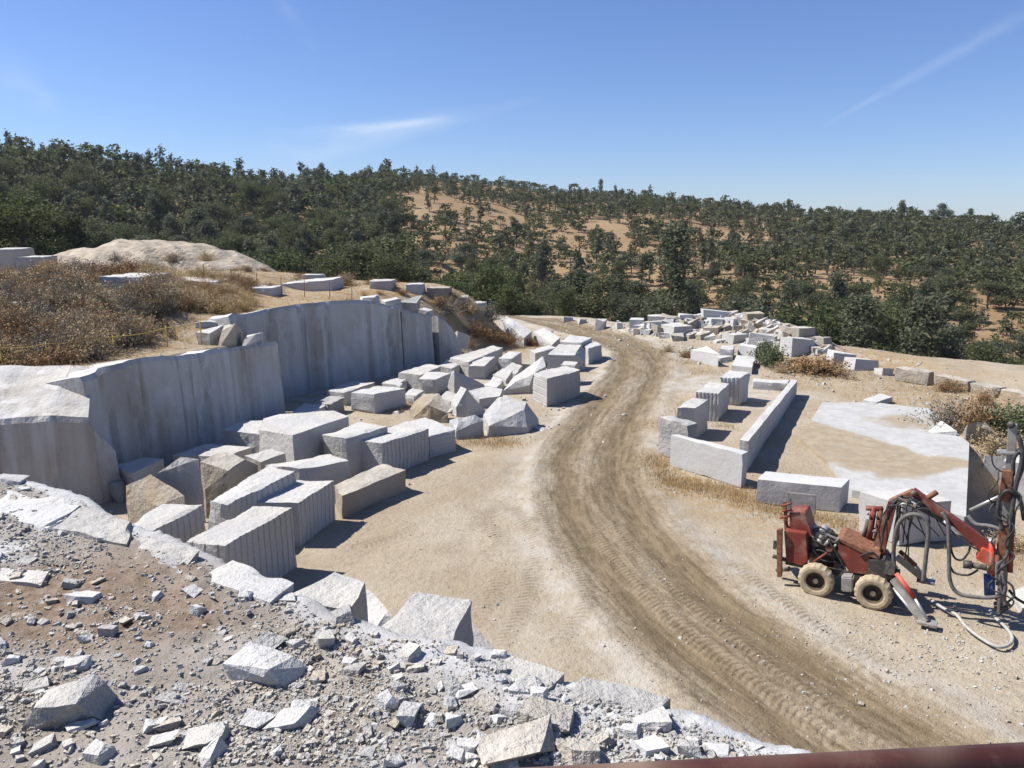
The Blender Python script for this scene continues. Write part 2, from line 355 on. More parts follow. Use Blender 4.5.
def terrain(x, y):
    x = np.asarray(x, float); y = np.asarray(y, float)
    floor = 0.10 * fbm2(x, y, 0.12, 3, 3) + 0.035 * fbm2(x, y, 0.9, 3, 5) - 0.05
    # ruts and soft berms along the haul road
    dr = sd_poly(x, y, ROAD)
    wob = 0.12 * fbm2(x, y, 0.4, 2, 9)
    rut = -0.06 * np.exp(-((np.abs(dr + wob) - 0.85) / 0.28) ** 2) + 0.07 * np.exp(-((np.abs(dr + wob) - 1.9) / 0.35) ** 2) + 0.02 * np.exp(-((dr + wob) / 0.3) ** 2)
    floor = floor + rut
    floor = floor + np.where(y < 60, 0.028, 0.0) * fbm2(x, y, 2.2, 3, 12)
    # loose bank at the far side of the road
    floor = floor + 0.5 * sstep(-5.0, -1.5, y - edge_y(x)) * (0.6 + 0.5 * fbm2(x, y, 0.25, 3, 31))
    # mound under the rubble pile
    ml = sd_poly(x, y, [P(640, 334)[:2], P(700, 334)[:2], P(770, 339)[:2], P(832, 352)[:2]])
    mt_ = np.interp(x, [P(630, 334).x, P(690, 334).x, P(745, 336).x, P(800, 345).x, P(840, 353).x], [.25, 1.0, 1.5, .9, .1])
    floor = floor + mt_ * np.exp(-((np.abs(ml)) / 2.0) ** 2)
    # pit on the right, behind the drill
    pd = poly_in_dist(x, y, PIT)
    floor = floor - 1.7 * sstep(-0.2, 1.6, pd)
    # bench on the left above the cut faces
    sd = sd_poly(x, y, BENCH)
    edge = np.interp(y, [18, 24, 30, 32.8, 34.4, 40, 43, 46, 52, 60], [2.8, 3.5, 3.25, 3.05, 3.9, 4.15, 3.5, 2.7, 1.9, 1.6])
    inner = np.interp(y, [20, 34, 40, 62, 70], [3.0, 4.1, 4.15, 4.0, 3.6])
    bz = edge + (inner - edge) * sstep(0.5, 6.5, sd)
    bz = bz + np.clip(sd, 0, 12) * 0.075 * sstep(-12.5, -17.0, x) * sstep(24, 33, y)
    bz = bz + 0.22 * fbm2(x, y, 0.22, 4, 40) * sstep(0.5, 3, sd)
    wdt = np.interp(y, [44, 48, 56], [0.55, 3.2, 4.5])
    k = sstep(0.0, 1.0, sd / wdt)
    z = floor * (1 - k) + bz * k
    # falls away to the valley, then the wooded hill
    ey = edge_y(x); s = y - ey
    z = z + (-13.0 - 0.6 * z) * sstep(0.0, 48.0, s)
    R, zr = ridge(x, y)
    yv = ey + 24
    t = (y - yv) / np.maximum(R - yv, 30)
    up = np.where(t < 1, np.clip(t, 0, 1) ** 0.85, 1 - 0.55 * (1 - np.exp(-(t - 1) * 1.6)))
    und = 5.5 * fbm2(x, y, 0.014, 3, 60) * np.clip(t * 3, 0, 1) * np.where(t < 1, np.clip((1 - t) * 3, 0.12, 1), 0.6)
    hz = (zr + 13.0) * up + und
    return z + hz * sstep(-0.03, 0.10, t)
def hit(px, py, near=14.0, far=110.0):
    """where the view ray of a photo pixel meets the ground"""
    u = (384 - py) / FPX; t = np.arange(near, far, .1); x = (px - 512) / FPX * t; y = (CP + u * SP) * t; z = CAMH + (-SP + u * CP) * t
    b = np.nonzero(z <= terrain(x, y))[0]
    i = b[0] if len(b) else -1
    return Vector((x[i], y[i], z[i]))
def tz(x, y): return float(terrain(np.array([x]), np.array([y]))[0])

def grid_faces(nx, ny):
    i = np.arange(nx - 1)[None, :] + np.arange(ny - 1)[:, None] * nx
    return np.stack([i, i + 1, i + nx + 1, i + nx], -1).reshape(-1, 4)
def poly_param(x, y, pts):
    pts = np.asarray(pts, float); best = np.full(x.shape, 1e9); al = np.zeros_like(x); acc = 0.0
    for (x0, y0), (x1, y1) in zip(pts[:-1], pts[1:]):
        dx, dy = x1 - x0, y1 - y0; Ls = math.hypot(dx, dy)
        t = np.clip(((x - x0) * dx + (y - y0) * dy) / Ls ** 2, 0, 1); d = np.hypot(x - x0 - t * dx, y - y0 - t * dy); m = d < best
        best = np.where(m, d, best); al = np.where(m, acc + t * Ls, al); acc += Ls
    return best, al
TRACKS = [[(900, 750), (760, 655), (668, 580), (615, 520), (598, 470), (610, 420)], [(840, 735), (700, 640), (620, 560), (575, 500), (572, 455), (596, 410)], [(500, 650), (530, 590), (535, 540), (505, 500), (470, 480)], [(470, 630), (500, 580), (500, 540), (475, 510), (445, 492)],
          [(560, 640), (590, 600), (575, 550), (545, 515), (520, 470)], [(1000, 720), (860, 650), (760, 580), (690, 520), (650, 470), (632, 430)], [(430, 560), (480, 520), (540, 470), (570, 430)], [(880, 690), (930, 700), (1010, 730)], [(640, 420), (665, 385), (690, 362), (740, 350)], [(360, 545), (430, 520), (500, 475), (545, 430)]]
def build_ground():
    xs = np.concatenate([np.arange(-48, -16, 0.5), np.arange(-16, 22, 0.15), np.arange(22, 48.1, 0.5)])
    ys = np.concatenate([np.arange(-14, 8, 0.5), np.arange(8, 48, 0.15), np.arange(48, 80.1, 0.4)])
    X, Y = np.meshgrid(xs, ys); x, y = X.ravel(), Y.ravel(); z = terrain(x, y)
    me = mesh_np('ground', np.stack([x, y, z], 1), grid_faces(len(xs), len(ys)), mats=[M['sand']], smooth=True)
    dr = sd_poly(x, y, ROAD) + 0.35 * fbm2(x, y, 0.5, 4, 8)
    a = np.abs(dr)
    _, al_ = poly_param(x, y, ROAD); strk = sstep(-.5, .6, fbm2(dr * 3.6, al_ * .12, 1.0, 3, 88))
    road = sstep(2.35, 1.3, a) * (0.42 + .38 * strk + 0.5 * np.maximum(np.exp(-((a - 0.85) / 0.42) ** 2), 0.42 * sstep(-0.6, 0.6, fbm2(x, y, 0.35, 3, 15))))
    road = np.maximum(road, 0.55 * sstep(3.0, 0.4, np.abs(sd_poly(x, y, [P(592, 450)[:2], P(560, 500)[:2], P(525, 560)[:2], P(560, 625)[:2]]))) * sstep(-0.1, 0.5, fbm2(x, y, 0.8, 4, 22)))
    # second, fainter track joining at the bend and running off to the right
    tr = np.abs(sd_poly(x, y, [P(640, 355)[:2], P(700, 341)[:2], P(775, 350)[:2], P(860, 372)[:2], P(960, 405)[:2]]) + 0.5 * fbm2(x, y, 0.4, 3, 71))
    road = np.maximum(road, 0.45 * sstep(2.4, 1.2, tr) * (0.5 + 0.5 * fbm2(x, y, 0.5, 3, 19)))
    road = np.clip(road, 0, 1) * sstep(1.5, 0.0, sd_poly(x, y, BENCH) - np.interp(y, [50, 55], [0, 8]))
    sdB = sd_poly(x, y, BENCH)
    gold = np.clip(sdB * 0.5, 0, 1) * 0.95
    for (px, py, r, w) in [(690, 480, 2.0, 1), (655, 462, 1.3, 1), (745, 500, 2.0, .9), (800, 515, 1.8, .7), (690, 400, 1.5, .7), (660, 425, 1.0, .6), (700, 368, 2.0, .6), (450, 440, 2.5, .6), (395, 405, 1.5, .8),
                           (860, 360, 6, .9), (930, 395, 5, .8), (990, 420, 6, .9), (800, 380, 3, .6), (500, 440, 1.0, .8), (520, 345, 5, .9), (1010, 560, 2, .6)]:
        c = P(px, py); gold = np.maximum(gold, w * np.exp(-(((x - c.x) ** 2 + (y - c.y) ** 2) / r ** 2)))
    pale = np.clip(sstep(-0.2, 0.7, fbm2(x, y, 0.14, 4, 77)) + sstep(3.2, 1.9, a) * sstep(1.5, 2.1, a) * 0.8, 0, 1)
    trk = np.zeros_like(x); alo = np.zeros_like(x); bestd = np.full(x.shape, 1e9)
    for k, tp in enumerate(TRACKS):
        pts = crom([P(a, b)[:] for a, b in tp], 6); d, al = poly_param(x, y, [p[:2] for p in pts])
        m = d < bestd; bestd = np.where(m, d, bestd); alo = np.where(m, al, alo)
    trk = sstep(.34, .18, bestd) * sstep(-.5, .3, fbm2(x, y, .45, 3, 66))
    trk = trk * sstep(.26, .14, bestd); attr(me, 'trk', trk); attr(me, 'alo', alo); RS = [p[:2] for p in crom([(q[0], q[1], 0) for q in ROAD], 5)]; attr(me, 'rx', sd_poly(x, y, RS) + .10 * fbm2(x, y, .3, 2, 8)); attr(me, 'ra', poly_param(x, y, RS)[1]); attr(me, 'tdist', bestd)
    pxx = 512 + FPX * x / np.maximum(y, 5)
    attr(me, 'litter', np.clip(sdB * .6 - 1.0, 0, 1) * sstep(235, 165, pxx) * sstep(46, 40, y))
    attr(me, 'road', road); attr(me, 'gold', gold * (1 - 0.7 * road)); attr(me, 'pale', pale * (1 - gold))
    tag(link('ground', me), kind='structure')
build_ground()
def build_hills():
    xs = np.concatenate([np.arange(-1500, -300, 60), np.arange(-300, 300, 5), np.arange(300, 1501, 60)])
    ys = np.concatenate([np.arange(-600, -20, 60), np.arange(-20, 120, 4), np.arange(120, 420, 6), np.arange(420, 2001, 60)])
    X, Y = np.meshgrid(xs, ys); x, y = X.ravel(), Y.ravel(); z = terrain(x, np.maximum(y, -20))
    inside = (np.abs(x) < 44) & (y > -12) & (y < 76)
    z = np.where((np.abs(x) < 49.5) & (y > -15) & (y < 81), z - 0.25, z)
    f = grid_faces(len(xs), len(ys)); f = f[~inside[f].all(1)]
    tag(link('hillside', mesh_np('hillside', np.stack([x, y, z], 1), f, mats=[M['dry_hill']], smooth=True)), kind='structure')
build_hills()

# ------------------------------------------------------------------ stone blocks and rocks
def top_z(py_top, py_base, zb=0.0):
    """height of a vertical edge whose foot is seen at py_base on level zb and whose top at py_top"""
    return PY(512, py_top, P(512, py_base, zb).y).z
def lists(L, step, grooves=None):
    n = max(2, min(40, int(round(L / step)))); u = list(np.linspace(0, 1, n + 1)); g = []
    if grooves:
        sp, w = grooves; m = max(2, int(L / sp)); g = [(k + 0.5) / m for k in range(m)]
        u = [0.0, 1.0] + [c + d * w / L for c in g for d in (-1, -0.5, 0, 0.5, 1)]
        u = sorted(x for x in u if 0 <= x <= 1)
    return np.array(sorted(set(np.round(u, 5)))), g
def hexmesh(name, C, mat, rough=0.03, grooves=None, step=0.16, seed=0, chip=0.045):
    """six-faced stone from 8 corners (4 top, 4 bottom), gridded and roughened; grooves: {'u'|'v'|'w': (spacing, half width)}"""
    C = np.array(C, float); T, B = C[:4], C[4:]
    LU = np.linalg.norm(T[1] - T[0]); LV = np.linalg.norm(T[2] - T[1]); LW = np.linalg.norm(T[0] - B[0])
    G = grooves or {}
    U, gu = lists(LU, step, G.get('u')); V, gv = lists(LV, step, G.get('v')); W, gw = lists(LW, step, G.get('w'))
    nu, nv, nw = len(U), len(V), len(W)
    idx = -np.ones((nu, nv, nw), int); pts = []; uvw = []
    for i in range(nu):
        for j in range(nv):
            for k in range(nw):
                if i in (0, nu - 1) or j in (0, nv - 1) or k in (0, nw - 1):
                    idx[i, j, k] = len(pts); u, v, w = U[i], V[j], W[k]
                    t = (T[0] * (1 - u) + T[1] * u) * (1 - v) + (T[3] * (1 - u) + T[2] * u) * v
                    b = (B[0] * (1 - u) + B[1] * u) * (1 - v) + (B[3] * (1 - u) + B[2] * u) * v
                    pts.append(t * (1 - w) + b * w); uvw.append((u, v, w))
    pts = np.array(pts); uvw = np.array(uvw); f = []
    for i in range(nu - 1):
        for k in range(nw - 1):
            f.append((idx[i, 0, k], idx[i, 0, k + 1], idx[i + 1, 0, k + 1], idx[i + 1, 0, k]))
            f.append((idx[i, -1, k], idx[i + 1, -1, k], idx[i + 1, -1, k + 1], idx[i, -1, k + 1]))
    for j in range(nv - 1):
        for k in range(nw - 1):
            f.append((idx[-1, j, k], idx[-1, j, k + 1], idx[-1, j + 1, k + 1], idx[-1, j + 1, k]))
            f.append((idx[0, j, k], idx[0, j + 1, k], idx[0, j + 1, k + 1], idx[0, j, k + 1]))
    for i in range(nu - 1):
        for j in range(nv - 1):
            f.append((idx[i, j, 0], idx[i + 1, j, 0], idx[i + 1, j + 1, 0], idx[i, j + 1, 0]))
            f.append((idx[i, j, -1], idx[i, j + 1, -1], idx[i + 1, j + 1, -1], idx[i + 1, j, -1]))
    cen = pts.mean(0)
    q = pts + seed * 3.7
    d = np.stack([fbm(q, 0.9, 4, 1 + seed), fbm(q, 0.9, 4, 21 + seed), fbm(q, 0.9, 4, 41 + seed)], 1)
    d2 = np.stack([vnoise(q, 3.3, 61 + seed), vnoise(q, 3.3, 63 + seed), vnoise(q, 3.3, 65 + seed)], 1)
    out = pts + d * rough * np.array([1.3, 1.3, 0.8]) + d2 * min(.02, rough * .45)
    # chipped edges: pull points near two or more face borders inwards
    e = np.stack([np.minimum(uvw[:, 0], 1 - uvw[:, 0]) * LU, np.minimum(uvw[:, 1], 1 - uvw[:, 1]) * LV, np.minimum(uvw[:, 2], 1 - uvw[:, 2]) * LW], 1)
    es = np.sort(e, 1)[:, 1]
    ch = chip * np.exp(-es / 0.045) * np.clip(0.25 + 1.6 * vnoise(q, 2.6, 7), 0, 1.8)
    dirc = cen - out; dirc = dirc / np.linalg.norm(dirc, axis=1)[:, None]
    out = out + dirc * ch[:, None]
    nU = np.cross(T[1] - T[0], np.array([0, 0, 1.0])); nU /= np.linalg.norm(nU)
    nV = np.cross(T[2] - T[1], np.array([0, 0, 1.0])); nV /= np.linalg.norm(nV)
    def dent(param, gs, L, hw):
        r = np.zeros(len(param))
        for c in gs: r = np.maximum(r, np.sqrt(np.clip(1 - ((param - c) * L / hw) ** 2, 0, 1)))
        return r
    if gu:
        m = ((uvw[:, 1] < 1e-6) | (uvw[:, 1] > 1 - 1e-6)) * dent(uvw[:, 0], gu, LU, G['u'][1]) * G['u'][1] * 0.75
        out = out - nU * (m * np.where(uvw[:, 1] < 0.5, 1, -1))[:, None]
    if gv:
        m = ((uvw[:, 0] < 1e-6) | (uvw[:, 0] > 1 - 1e-6)) * dent(uvw[:, 1], gv, LV, G['v'][1]) * G['v'][1] * 0.75
        out = out - nV * (m * np.where(uvw[:, 0] > 0.5, 1, -1))[:, None]
    if gw:
        m = dent(uvw[:, 2], gw, LW, G['w'][1]) * G['w'][1] * 0.6 * (uvw[:, 2] > 1e-6)
        out = out + (cen - out) / np.linalg.norm(cen - out, axis=1)[:, None] * np.array([1, 1, 0.0]) * m[:, None]
    return mesh_np(name, out, f, mats=[mat])
def recenter(me):
    n = len(me.vertices); v = np.empty(n * 3, np.float32); me.vertices.foreach_get('co', v); v = v.reshape(-1, 3)
    c = np.array([v[:, 0].mean(), v[:, 1].mean(), v[:, 2].min()]); me.vertices.foreach_set('co', (v - c).astype(np.float32).ravel()); me.update()
    return tuple(float(a) for a in c)
SEED = [0]
def block(label, px4, base=None, z=None, zb=0.0, mat='granite', name='granite_block', cat='stone block', group=None, rough=0.03, sink=0.06, taper=0.0, **kw):
    """px4: the four corners of the top face as seen (front-left, front-right, back-right, back-left); base=(corner, py of its foot)"""
    SEED[0] += 1
    if base is not None: z = top_z(px4[base[0]][1], base[1], zb)
    zs = z if isinstance(z, (list, tuple)) else [z] * 4
    T = [P(a, b, zz) for (a, b), zz in zip(px4, zs)]
    c = sum(T, Vector()) / 4
    B = [Vector((t.x + (t.x - c.x) * taper, t.y + (t.y - c.y) * taper, zb - sink)) for t in T]
    me = hexmesh(name, [tuple(p) for p in T + B], M[mat], rough, seed=SEED[0], **kw)
    loc = recenter(me)
    return tag(link(name, me, loc=loc), label, cat, group)
def hullmesh(name, pts, mat, cuts=3, rough=0.05, seed=0, scale=1.1, smooth=False):
    bm = bmesh.new()
    for p in pts: bm.verts.new(p)
    r = bmesh.ops.convex_hull(bm, input=bm.verts[:])
    bmesh.ops.delete(bm, geom=[g for g in set(r['geom_interior'] + r['geom_unused']) if isinstance(g, bmesh.types.BMVert)], context='VERTS')
    for _ in range(cuts):
        bmesh.ops.triangulate(bm, faces=bm.faces[:])
        L = sorted((e.calc_length() for e in bm.edges)); th = L[len(L) // 3]
        bmesh.ops.subdivide_edges(bm, edges=[e for e in bm.edges if e.calc_length() >= th], cuts=1)
    bmesh.ops.triangulate(bm, faces=bm.faces[:])
    bm.normal_update()
    v = np.array([x.co[:] for x in bm.verts]); q = v + seed * 2.9
    d = np.stack([fbm(q, scale, 4, 3 + k * 13) for k in range(3)], 1)
    nrm = np.array([x.normal[:] for x in bm.verts])
    v = v + d * rough + nrm * (np.abs(vnoise(q, scale * 2.7, 5)) * -rough * 0.7)[:, None]
    f = np.array([[a.index for a in fc.verts] for fc in bm.faces]); bm.free()
    return mesh_np(name, v, tris=f, mats=[mat], smooth=smooth)
def boulder(label, pts, zb=0.0, mat='granite', name='granite_boulder', cat='boulder', group=None, rough=0.06, spread=0.05, sink=0.08, cuts=3, scale=1.1):
    """pts: visible upper corners (px, py, z); each also drops to the ground"""
    SEED[0] += 1
    W = [P(a, b, c) for a, b, c in pts]; c0 = sum(W, Vector()) / len(W)
    B = [Vector((w.x + (w.x - c0.x) * spread, w.y + (w.y - c0.y) * spread, zb - sink)) for w in W]
    me = hullmesh(name, [tuple(p) for p in W + B], M[mat], cuts, rough, SEED[0], scale)
    return tag(link(name, me, loc=recenter(me)), label, cat, group)

# --- the pile of blocks on the left, below the cut faces
GV = {'v': (0.2, 0.03)}
block('nearest drill-grooved granite block, its grooved side facing the road above the rubble ledge', [(184.7, 542), (224.5, 546.2), (293, 507), (252.7, 506.5)], (2, 566), grooves={'v': (0.19, 0.03), 'u': (0.25, 0.03)}, rough=0.02)
block('upright drill-grooved block just behind the nearest grooved block', [(255, 502.2), (298.4, 502.9), (333.5, 480.6), (296, 480)], (1, 544.8), grooves={'v': (0.2, 0.03)}, rough=0.02)
block('white topped grooved block left of the nearest grooved block', [(131, 522), (147, 534), (203, 504), (162.5, 504)], z=1.75, grooves=GV, rough=0.02)
block('long tan topped slab lying behind the two grooved blocks', [(207, 502), (226, 504.5), (295, 472), (270, 463.5)], z=1.45, grooves=GV, rough=0.07)
block('long low white topped block alone at the front by the sand', [(334, 485), (341, 496), (406, 470), (384, 463)], (1, 518.6), rough=0.03, mat='granite_tan')
block('large block with closely grooved side behind the long low block', [(352, 440), (381.7, 443.7), (429.4, 428), (407.5, 421)], (2, 459.4), grooves={'v': (0.17, 0.035)}, rough=0.03)
block('low block with level saw grooves at the right end of the large grooved block', [(409, 421), (430, 436), (456, 429.7), (425, 417)], (2, 450), grooves={'w': (0.16, 0.03)}, rough=0.02)
block('rough fronted block left of the large grooved block', [(321, 435), (345, 439), (387, 426.5), (359, 422)], z=1.35, rough=0.05)
boulder('big chamfered block with broad flat top in front of the cut wall', [(259, 430, 1.25), (263.5, 418.5, 1.6), (293, 435, 1.62), (348, 416, 1.5), (334, 410, 1.55), (280, 414, 1.6)], rough=0.035, name='granite_block', cat='stone block')
block('flat cracked slab below the big chamfered block', [(263, 464), (299, 468.5), (350, 461), (331, 454.5)], z=1.05, rough=0.07)
boulder('small pale rock tucked under the big chamfered block', [(244, 456, 1.0), (260, 462, .9), (286, 453, 1.0), (270, 449, 1.05)], rough=0.06)
boulder('tan split rock leaning behind the white topped grooved block', [(125, 485.5, 1.0), (150, 473, 1.5), (184, 495.6, 1.2), (155, 506.5, 0.8), (131, 514, 0.25)], mat='granite_tan', rough=0.07, spread=0)
boulder('pale angular rock with lit left face in the heap', [(155, 474, 1.3), (181, 457, 1.8), (200, 459, 1.8), (192, 496, 0.7)], rough=0.04)
boulder('rounded tan topped rock next to the angular rock', [(200, 461, 1.55), (223, 451, 1.65), (245, 459, 1.5), (258, 465, 1.1), (228, 471, 1.4), (205, 490, 0.8)], mat='granite_tan', rough=0.05)
block('flat slab in shade along the foot of the near cut wall', [(172, 455), (225, 457), (253, 446), (208, 444)], z=0.75, rough=0.06)
block('shaded flat slab at the left end of the heap', [(112, 466), (131, 473), (164, 459), (145, 456.5)], z=0.8, rough=0.06)
boulder('dark shaded rock wedged behind the big chamfered block', [(222, 430, .9), (240, 422, 1.0), (262, 420, 1.0), (264, 434, .9)], rough=0.05)
block('shaded block against the high cut wall', [(325.5, 390.6), (344, 393), (376, 382), (351, 381)], (1, 405.5), rough=0.04)
block('block with one lit end beside the shaded block', [(351, 392), (374, 394.5), (405.5, 388), (379, 385.5)], (1, 413), rough=0.04)
block('dark block in the shade near the right end of the cut wall', [(398, 372.6), (420, 375), (441, 366), (428, 364)], (1, 391), rough=0.04)
block('block with white rim left of the leaning triangular slab', [(418.5, 379), (436, 379.5), (451, 373), (428, 371.5)], (1, 396), rough=0.05)
boulder('leaning triangular slab in the middle of the heap', [(454, 370, 1.3), (488, 386, 0.25), (467, 389, 0.4), (446, 392, 0.1), (452, 371, 1.2)], rough=0.03, spread=0)
boulder('pointed wedge block with lit left facet', [(461, 386.4, 1.2), (466.5, 389, 1.2), (485, 410, 0.15), (450, 403, 0.35), (456, 407, 0.4)], rough=0.03, spread=0)
boulder('round weathered tan boulder left of the wedge block', [(409, 410, 0.3), (414, 402, 0.62), (423, 393, 1.0), (439, 392.6, 1.05), (447, 405, 0.65), (448, 413, 0.4), (428, 404, 0.75), (413, 417, 0.1)], mat='granite_tan', rough=0.09, spread=0.03)
boulder('flat pale rock behind the wedge block', [(468, 391, 0.6), (488, 386, 0.7), (503, 389, 0.6), (500, 396, 0.45), (479, 399, 0.4)], rough=0.05)
boulder('largest rounded boulder at the front edge of the heap', [(483, 414, 0.65), (497, 397, 1.1), (506, 395.5, 1.15), (526, 402, 0.95), (524, 409, 0.8), (489, 426, 0.4), (538, 419, 0.2), (527, 427, 0.2)], rough=0.06, spread=0.04)
boulder('pale two sided boulder left of the largest boulder', [(449, 420, 0.55), (458, 417, 0.75), (476, 415, 0.78), (483.5, 421, 0.55), (470, 425, 0.5), (457, 431, 0.3)], rough=0.07, spread=0.02)
block('short block standing behind the leaning slab', [(468, 366), (484, 366), (495, 356.5), (477, 357)], (1, 379), rough=0.04)
block('long narrow block at the foot of the ramp shrubs', [(449, 358), (468, 362), (503, 348), (493, 345.5)], z=0.75, rough=0.05)
block('small flat slab right of the long narrow block', [(498, 358), (511, 359), (522, 352), (508, 351.5)], z=0.65, rough=0.06)
boulder('small pale chunk below the small flat slab', [(500, 371, 0.25), (512, 362, 0.5), (523, 365, 0.4), (515, 374, 0.2)])
boulder('little pale rock left of the sloping tan slab', [(493, 374, 0.35), (503, 368, 0.5), (513, 370, 0.45), (506, 380, 0.2)])
block('thin block with shaded face behind the heap', [(530, 350), (535, 353.5), (556, 347.5), (549, 345)], z=0.8, rough=0.03)
block('flat topped block at the back by the road bend', [(560, 341.5), (581, 343), (592, 337.5), (570, 334.7)], z=1.15, rough=0.04)
block('right-hand block of the heap with shaded rugged side by the road bend', [(582, 345), (588, 348.5), (602, 344), (596, 341.5)], (1, 364), rough=0.09)
boulder('tall rounded block behind the square grooved block', [(547, 355, 0.9), (559, 344, 1.25), (581, 344.5, 1.25), (585, 350, 0.95), (575, 355, 0.9), (586, 361, 0.45)], rough=0.06, spread=0)
block('square grooved block standing at the right front of the heap', [(533, 372.7), (547, 378.5), (580.5, 370), (565.6, 365.3)], (1, 407), grooves={'v': (0.2, 0.03), 'w': (0.28, 0.03)}, rough=0.02)
boulder('sloping tan slab left of the square grooved block', [(503, 391, 0.2), (512, 378, 0.6), (543, 356, 1.15), (546, 366, 0.9), (534, 374, 0.8), (516, 381, 0.6), (530, 385, 0.4)], rough=0.06, spread=0)
boulder('tilted slab leaning on the shrub bank', [(500, 318, 1.5), (507, 316, 1.65), (532, 331, 0.85), (524, 338, 0.55), (503, 330, .75)], rough=0.04, spread=0)
boulder('tilted pale block just right of the leaning bank slab', [(533.6, 331, 0.8), (544, 328, 0.95), (560, 337.5, 0.6), (552, 345, 0.15), (536, 340, 0.25)], rough=0.04, spread=0)
block('little white block in front of the tall rounded block', [(560, 364), (575, 365.5), (578, 362), (565, 361)], z=1.0, rough=0.03)
for lab, c, w, h in (('small stone in the gap below the wedge block', (453, 412), .35, .3), ('small flat stone beside the flat pale rock', (505, 398), .3, .2), ('loose stone at the left foot of the square grooved block', (537, 399), .3, .25),
                     ('little grey stone at the right end of the largest boulder', (541, 428), .3, .22), ('small stone on the sand left of the round tan boulder', (398, 412), .25, .16)):
    p = P(*c); SEED[0] += 1; rr = random.Random(SEED[0])
    me = hullmesh('stone', [(rr.gauss(0, 1) * w * .5, rr.gauss(0, 1) * w * .5, abs(rr.gauss(0, 1)) * h * .5) for _ in range(12)], M['granite'], 2, .02, SEED[0])
    recenter(me); tag(link('stone', me, loc=(p.x, p.y, tz(p.x, p.y) - .03)), lab, 'stone')

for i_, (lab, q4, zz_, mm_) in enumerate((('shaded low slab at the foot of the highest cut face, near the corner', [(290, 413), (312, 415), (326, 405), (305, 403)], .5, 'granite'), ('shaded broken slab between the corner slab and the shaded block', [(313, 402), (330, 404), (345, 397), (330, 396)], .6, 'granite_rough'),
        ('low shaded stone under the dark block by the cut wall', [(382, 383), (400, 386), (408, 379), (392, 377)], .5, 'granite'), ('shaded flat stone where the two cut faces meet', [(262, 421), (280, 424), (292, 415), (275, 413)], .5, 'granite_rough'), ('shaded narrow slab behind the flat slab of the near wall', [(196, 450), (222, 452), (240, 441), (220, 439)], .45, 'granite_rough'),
        ('flat stone between the lit ended block and the rimmed block', [(404, 393), (416, 396), (424, 390), (412, 388)], .4, 'granite'), ('pale slab fragment behind the round tan boulder', [(440, 398), (452, 402), (458, 394), (446, 391)], .45, 'granite'), ('shaded slab beside the long narrow block', [(436, 366), (452, 369), (464, 362), (448, 360)], .55, 'granite'), ('broken slab between the short block and the tan slab', [(484, 384), (497, 387), (505, 379), (494, 377)], .4, 'granite_white'), ('low slab in front of the shaded left slab', [(100, 480), (118, 486), (132, 476), (114, 471)], .5, 'granite_rough'))):
    block(lab, q4, z=zz_, mat=mm_, rough=.09, chip=.08)
# --- slabs and blocks right of the road
block('rough front-left block of the right-hand enclosure', [(659, 416), (688.5, 425.5), (697, 422.6), (672, 414)], (0, 451.5), rough=0.06, mat='granite_rough')
block('second block of the enclosure row, behind the rough front-left block', [(676.7, 407.5), (695.5, 408), (709, 398.6), (691.5, 397)], (2, 429), rough=0.05)
block('third and tallest block of the enclosure row with ribbed front', [(696, 392), (719, 393.5), (730, 383), (709, 382)], (1, 421), rough=0.05, grooves={'u': (0.15, 0.045)})
block('fourth block of the enclosure row with ribbed front', [(721, 376.7), (741, 377.5), (750, 372), (730, 369.7)], (1, 405), rough=0.05, grooves={'u': (0.15, 0.045)})
block('low front piece of the stepped block at the far end of the row', [(731.5, 365), (752, 367.5), (755.5, 357), (737, 355)], (0, 371.5), rough=0.02, mat='granite_white')
block('taller rear piece of the stepped block at the far end of the row', [(738, 345), (756, 348), (758, 345.5), (741, 343)], (1, 358), rough=0.02, mat='granite_white')
block('smooth white slab standing on edge at the near end of the enclosure', [(671, 435), (743, 454.5), (748, 451.5), (677.5, 434)], (1, 486), mat='granite_white', rough=0.012, chip=0.03)
def long_wall():
    n0, f0 = P(747, 470, 0), P(796.5, 394, 0)
    n0 = n0 + (n0 - f0).normalized() * 0.1
    nv = Vector((f0.y - n0.y, -(f0.x - n0.x), 0)).normalized() * -0.28
    hn, hf = 1.02, 0.68
    T = [n0 + nv + Vector((0, 0, hn)), n0 + Vector((0, 0, hn)), f0 + Vector((0, 0, hf)), f0 + nv + Vector((0, 0, hf))]
    B = [Vector((p.x, p.y, -0.08)) for p in T]
    me = hexmesh('granite_block', [tuple(p) for p in T + B], M['granite'], 0.03, seed=91, step=0.25)
    tag(link('granite_block', me, loc=recenter(me)), 'long granite slab on edge closing the right side of the enclosure', 'stone block')
    return n0, f0, nv
long_wall()
block('low stone closing the far end of the enclosure', [(752, 381.5), (789, 383.5), (790, 380), (753, 378)], z=0.35, rough=0.03)
block('long white block lying behind the rusty drill rig', [(756.6, 479), (841.6, 487.6), (850, 479), (765, 471)], (1, 510), mat='granite_white', rough=0.012, chip=0.025)
block('squared white block in front of the bedrock platform, behind the drill boom', [(860, 492), (903, 505), (952, 501), (908, 487)], (1, 543), mat='granite_white', rough=0.02)
block('small flat slab lying beyond the bedrock platform', [(863, 400), (876, 402.5), (892.7, 396.5), (880, 393)], (1, 407), mat='granite_white', rough=0.02)
block('long low white slab at the bend right of the road', [(694, 355.6), (721, 358.3), (733, 356), (702, 353)], (1, 363), rough=0.02, mat='granite_white')
boulder('tilted grey slab behind the low white slab at the bend', [(691, 350, .6), (707, 346, .95), (719, 354, .75), (700, 354, .4)], rough=0.03, spread=0)
block('shaded block beside the stepped block at the bend', [(720, 349), (733, 350), (735, 345.5), (722, 345)], (0, 358.5), rough=0.03)
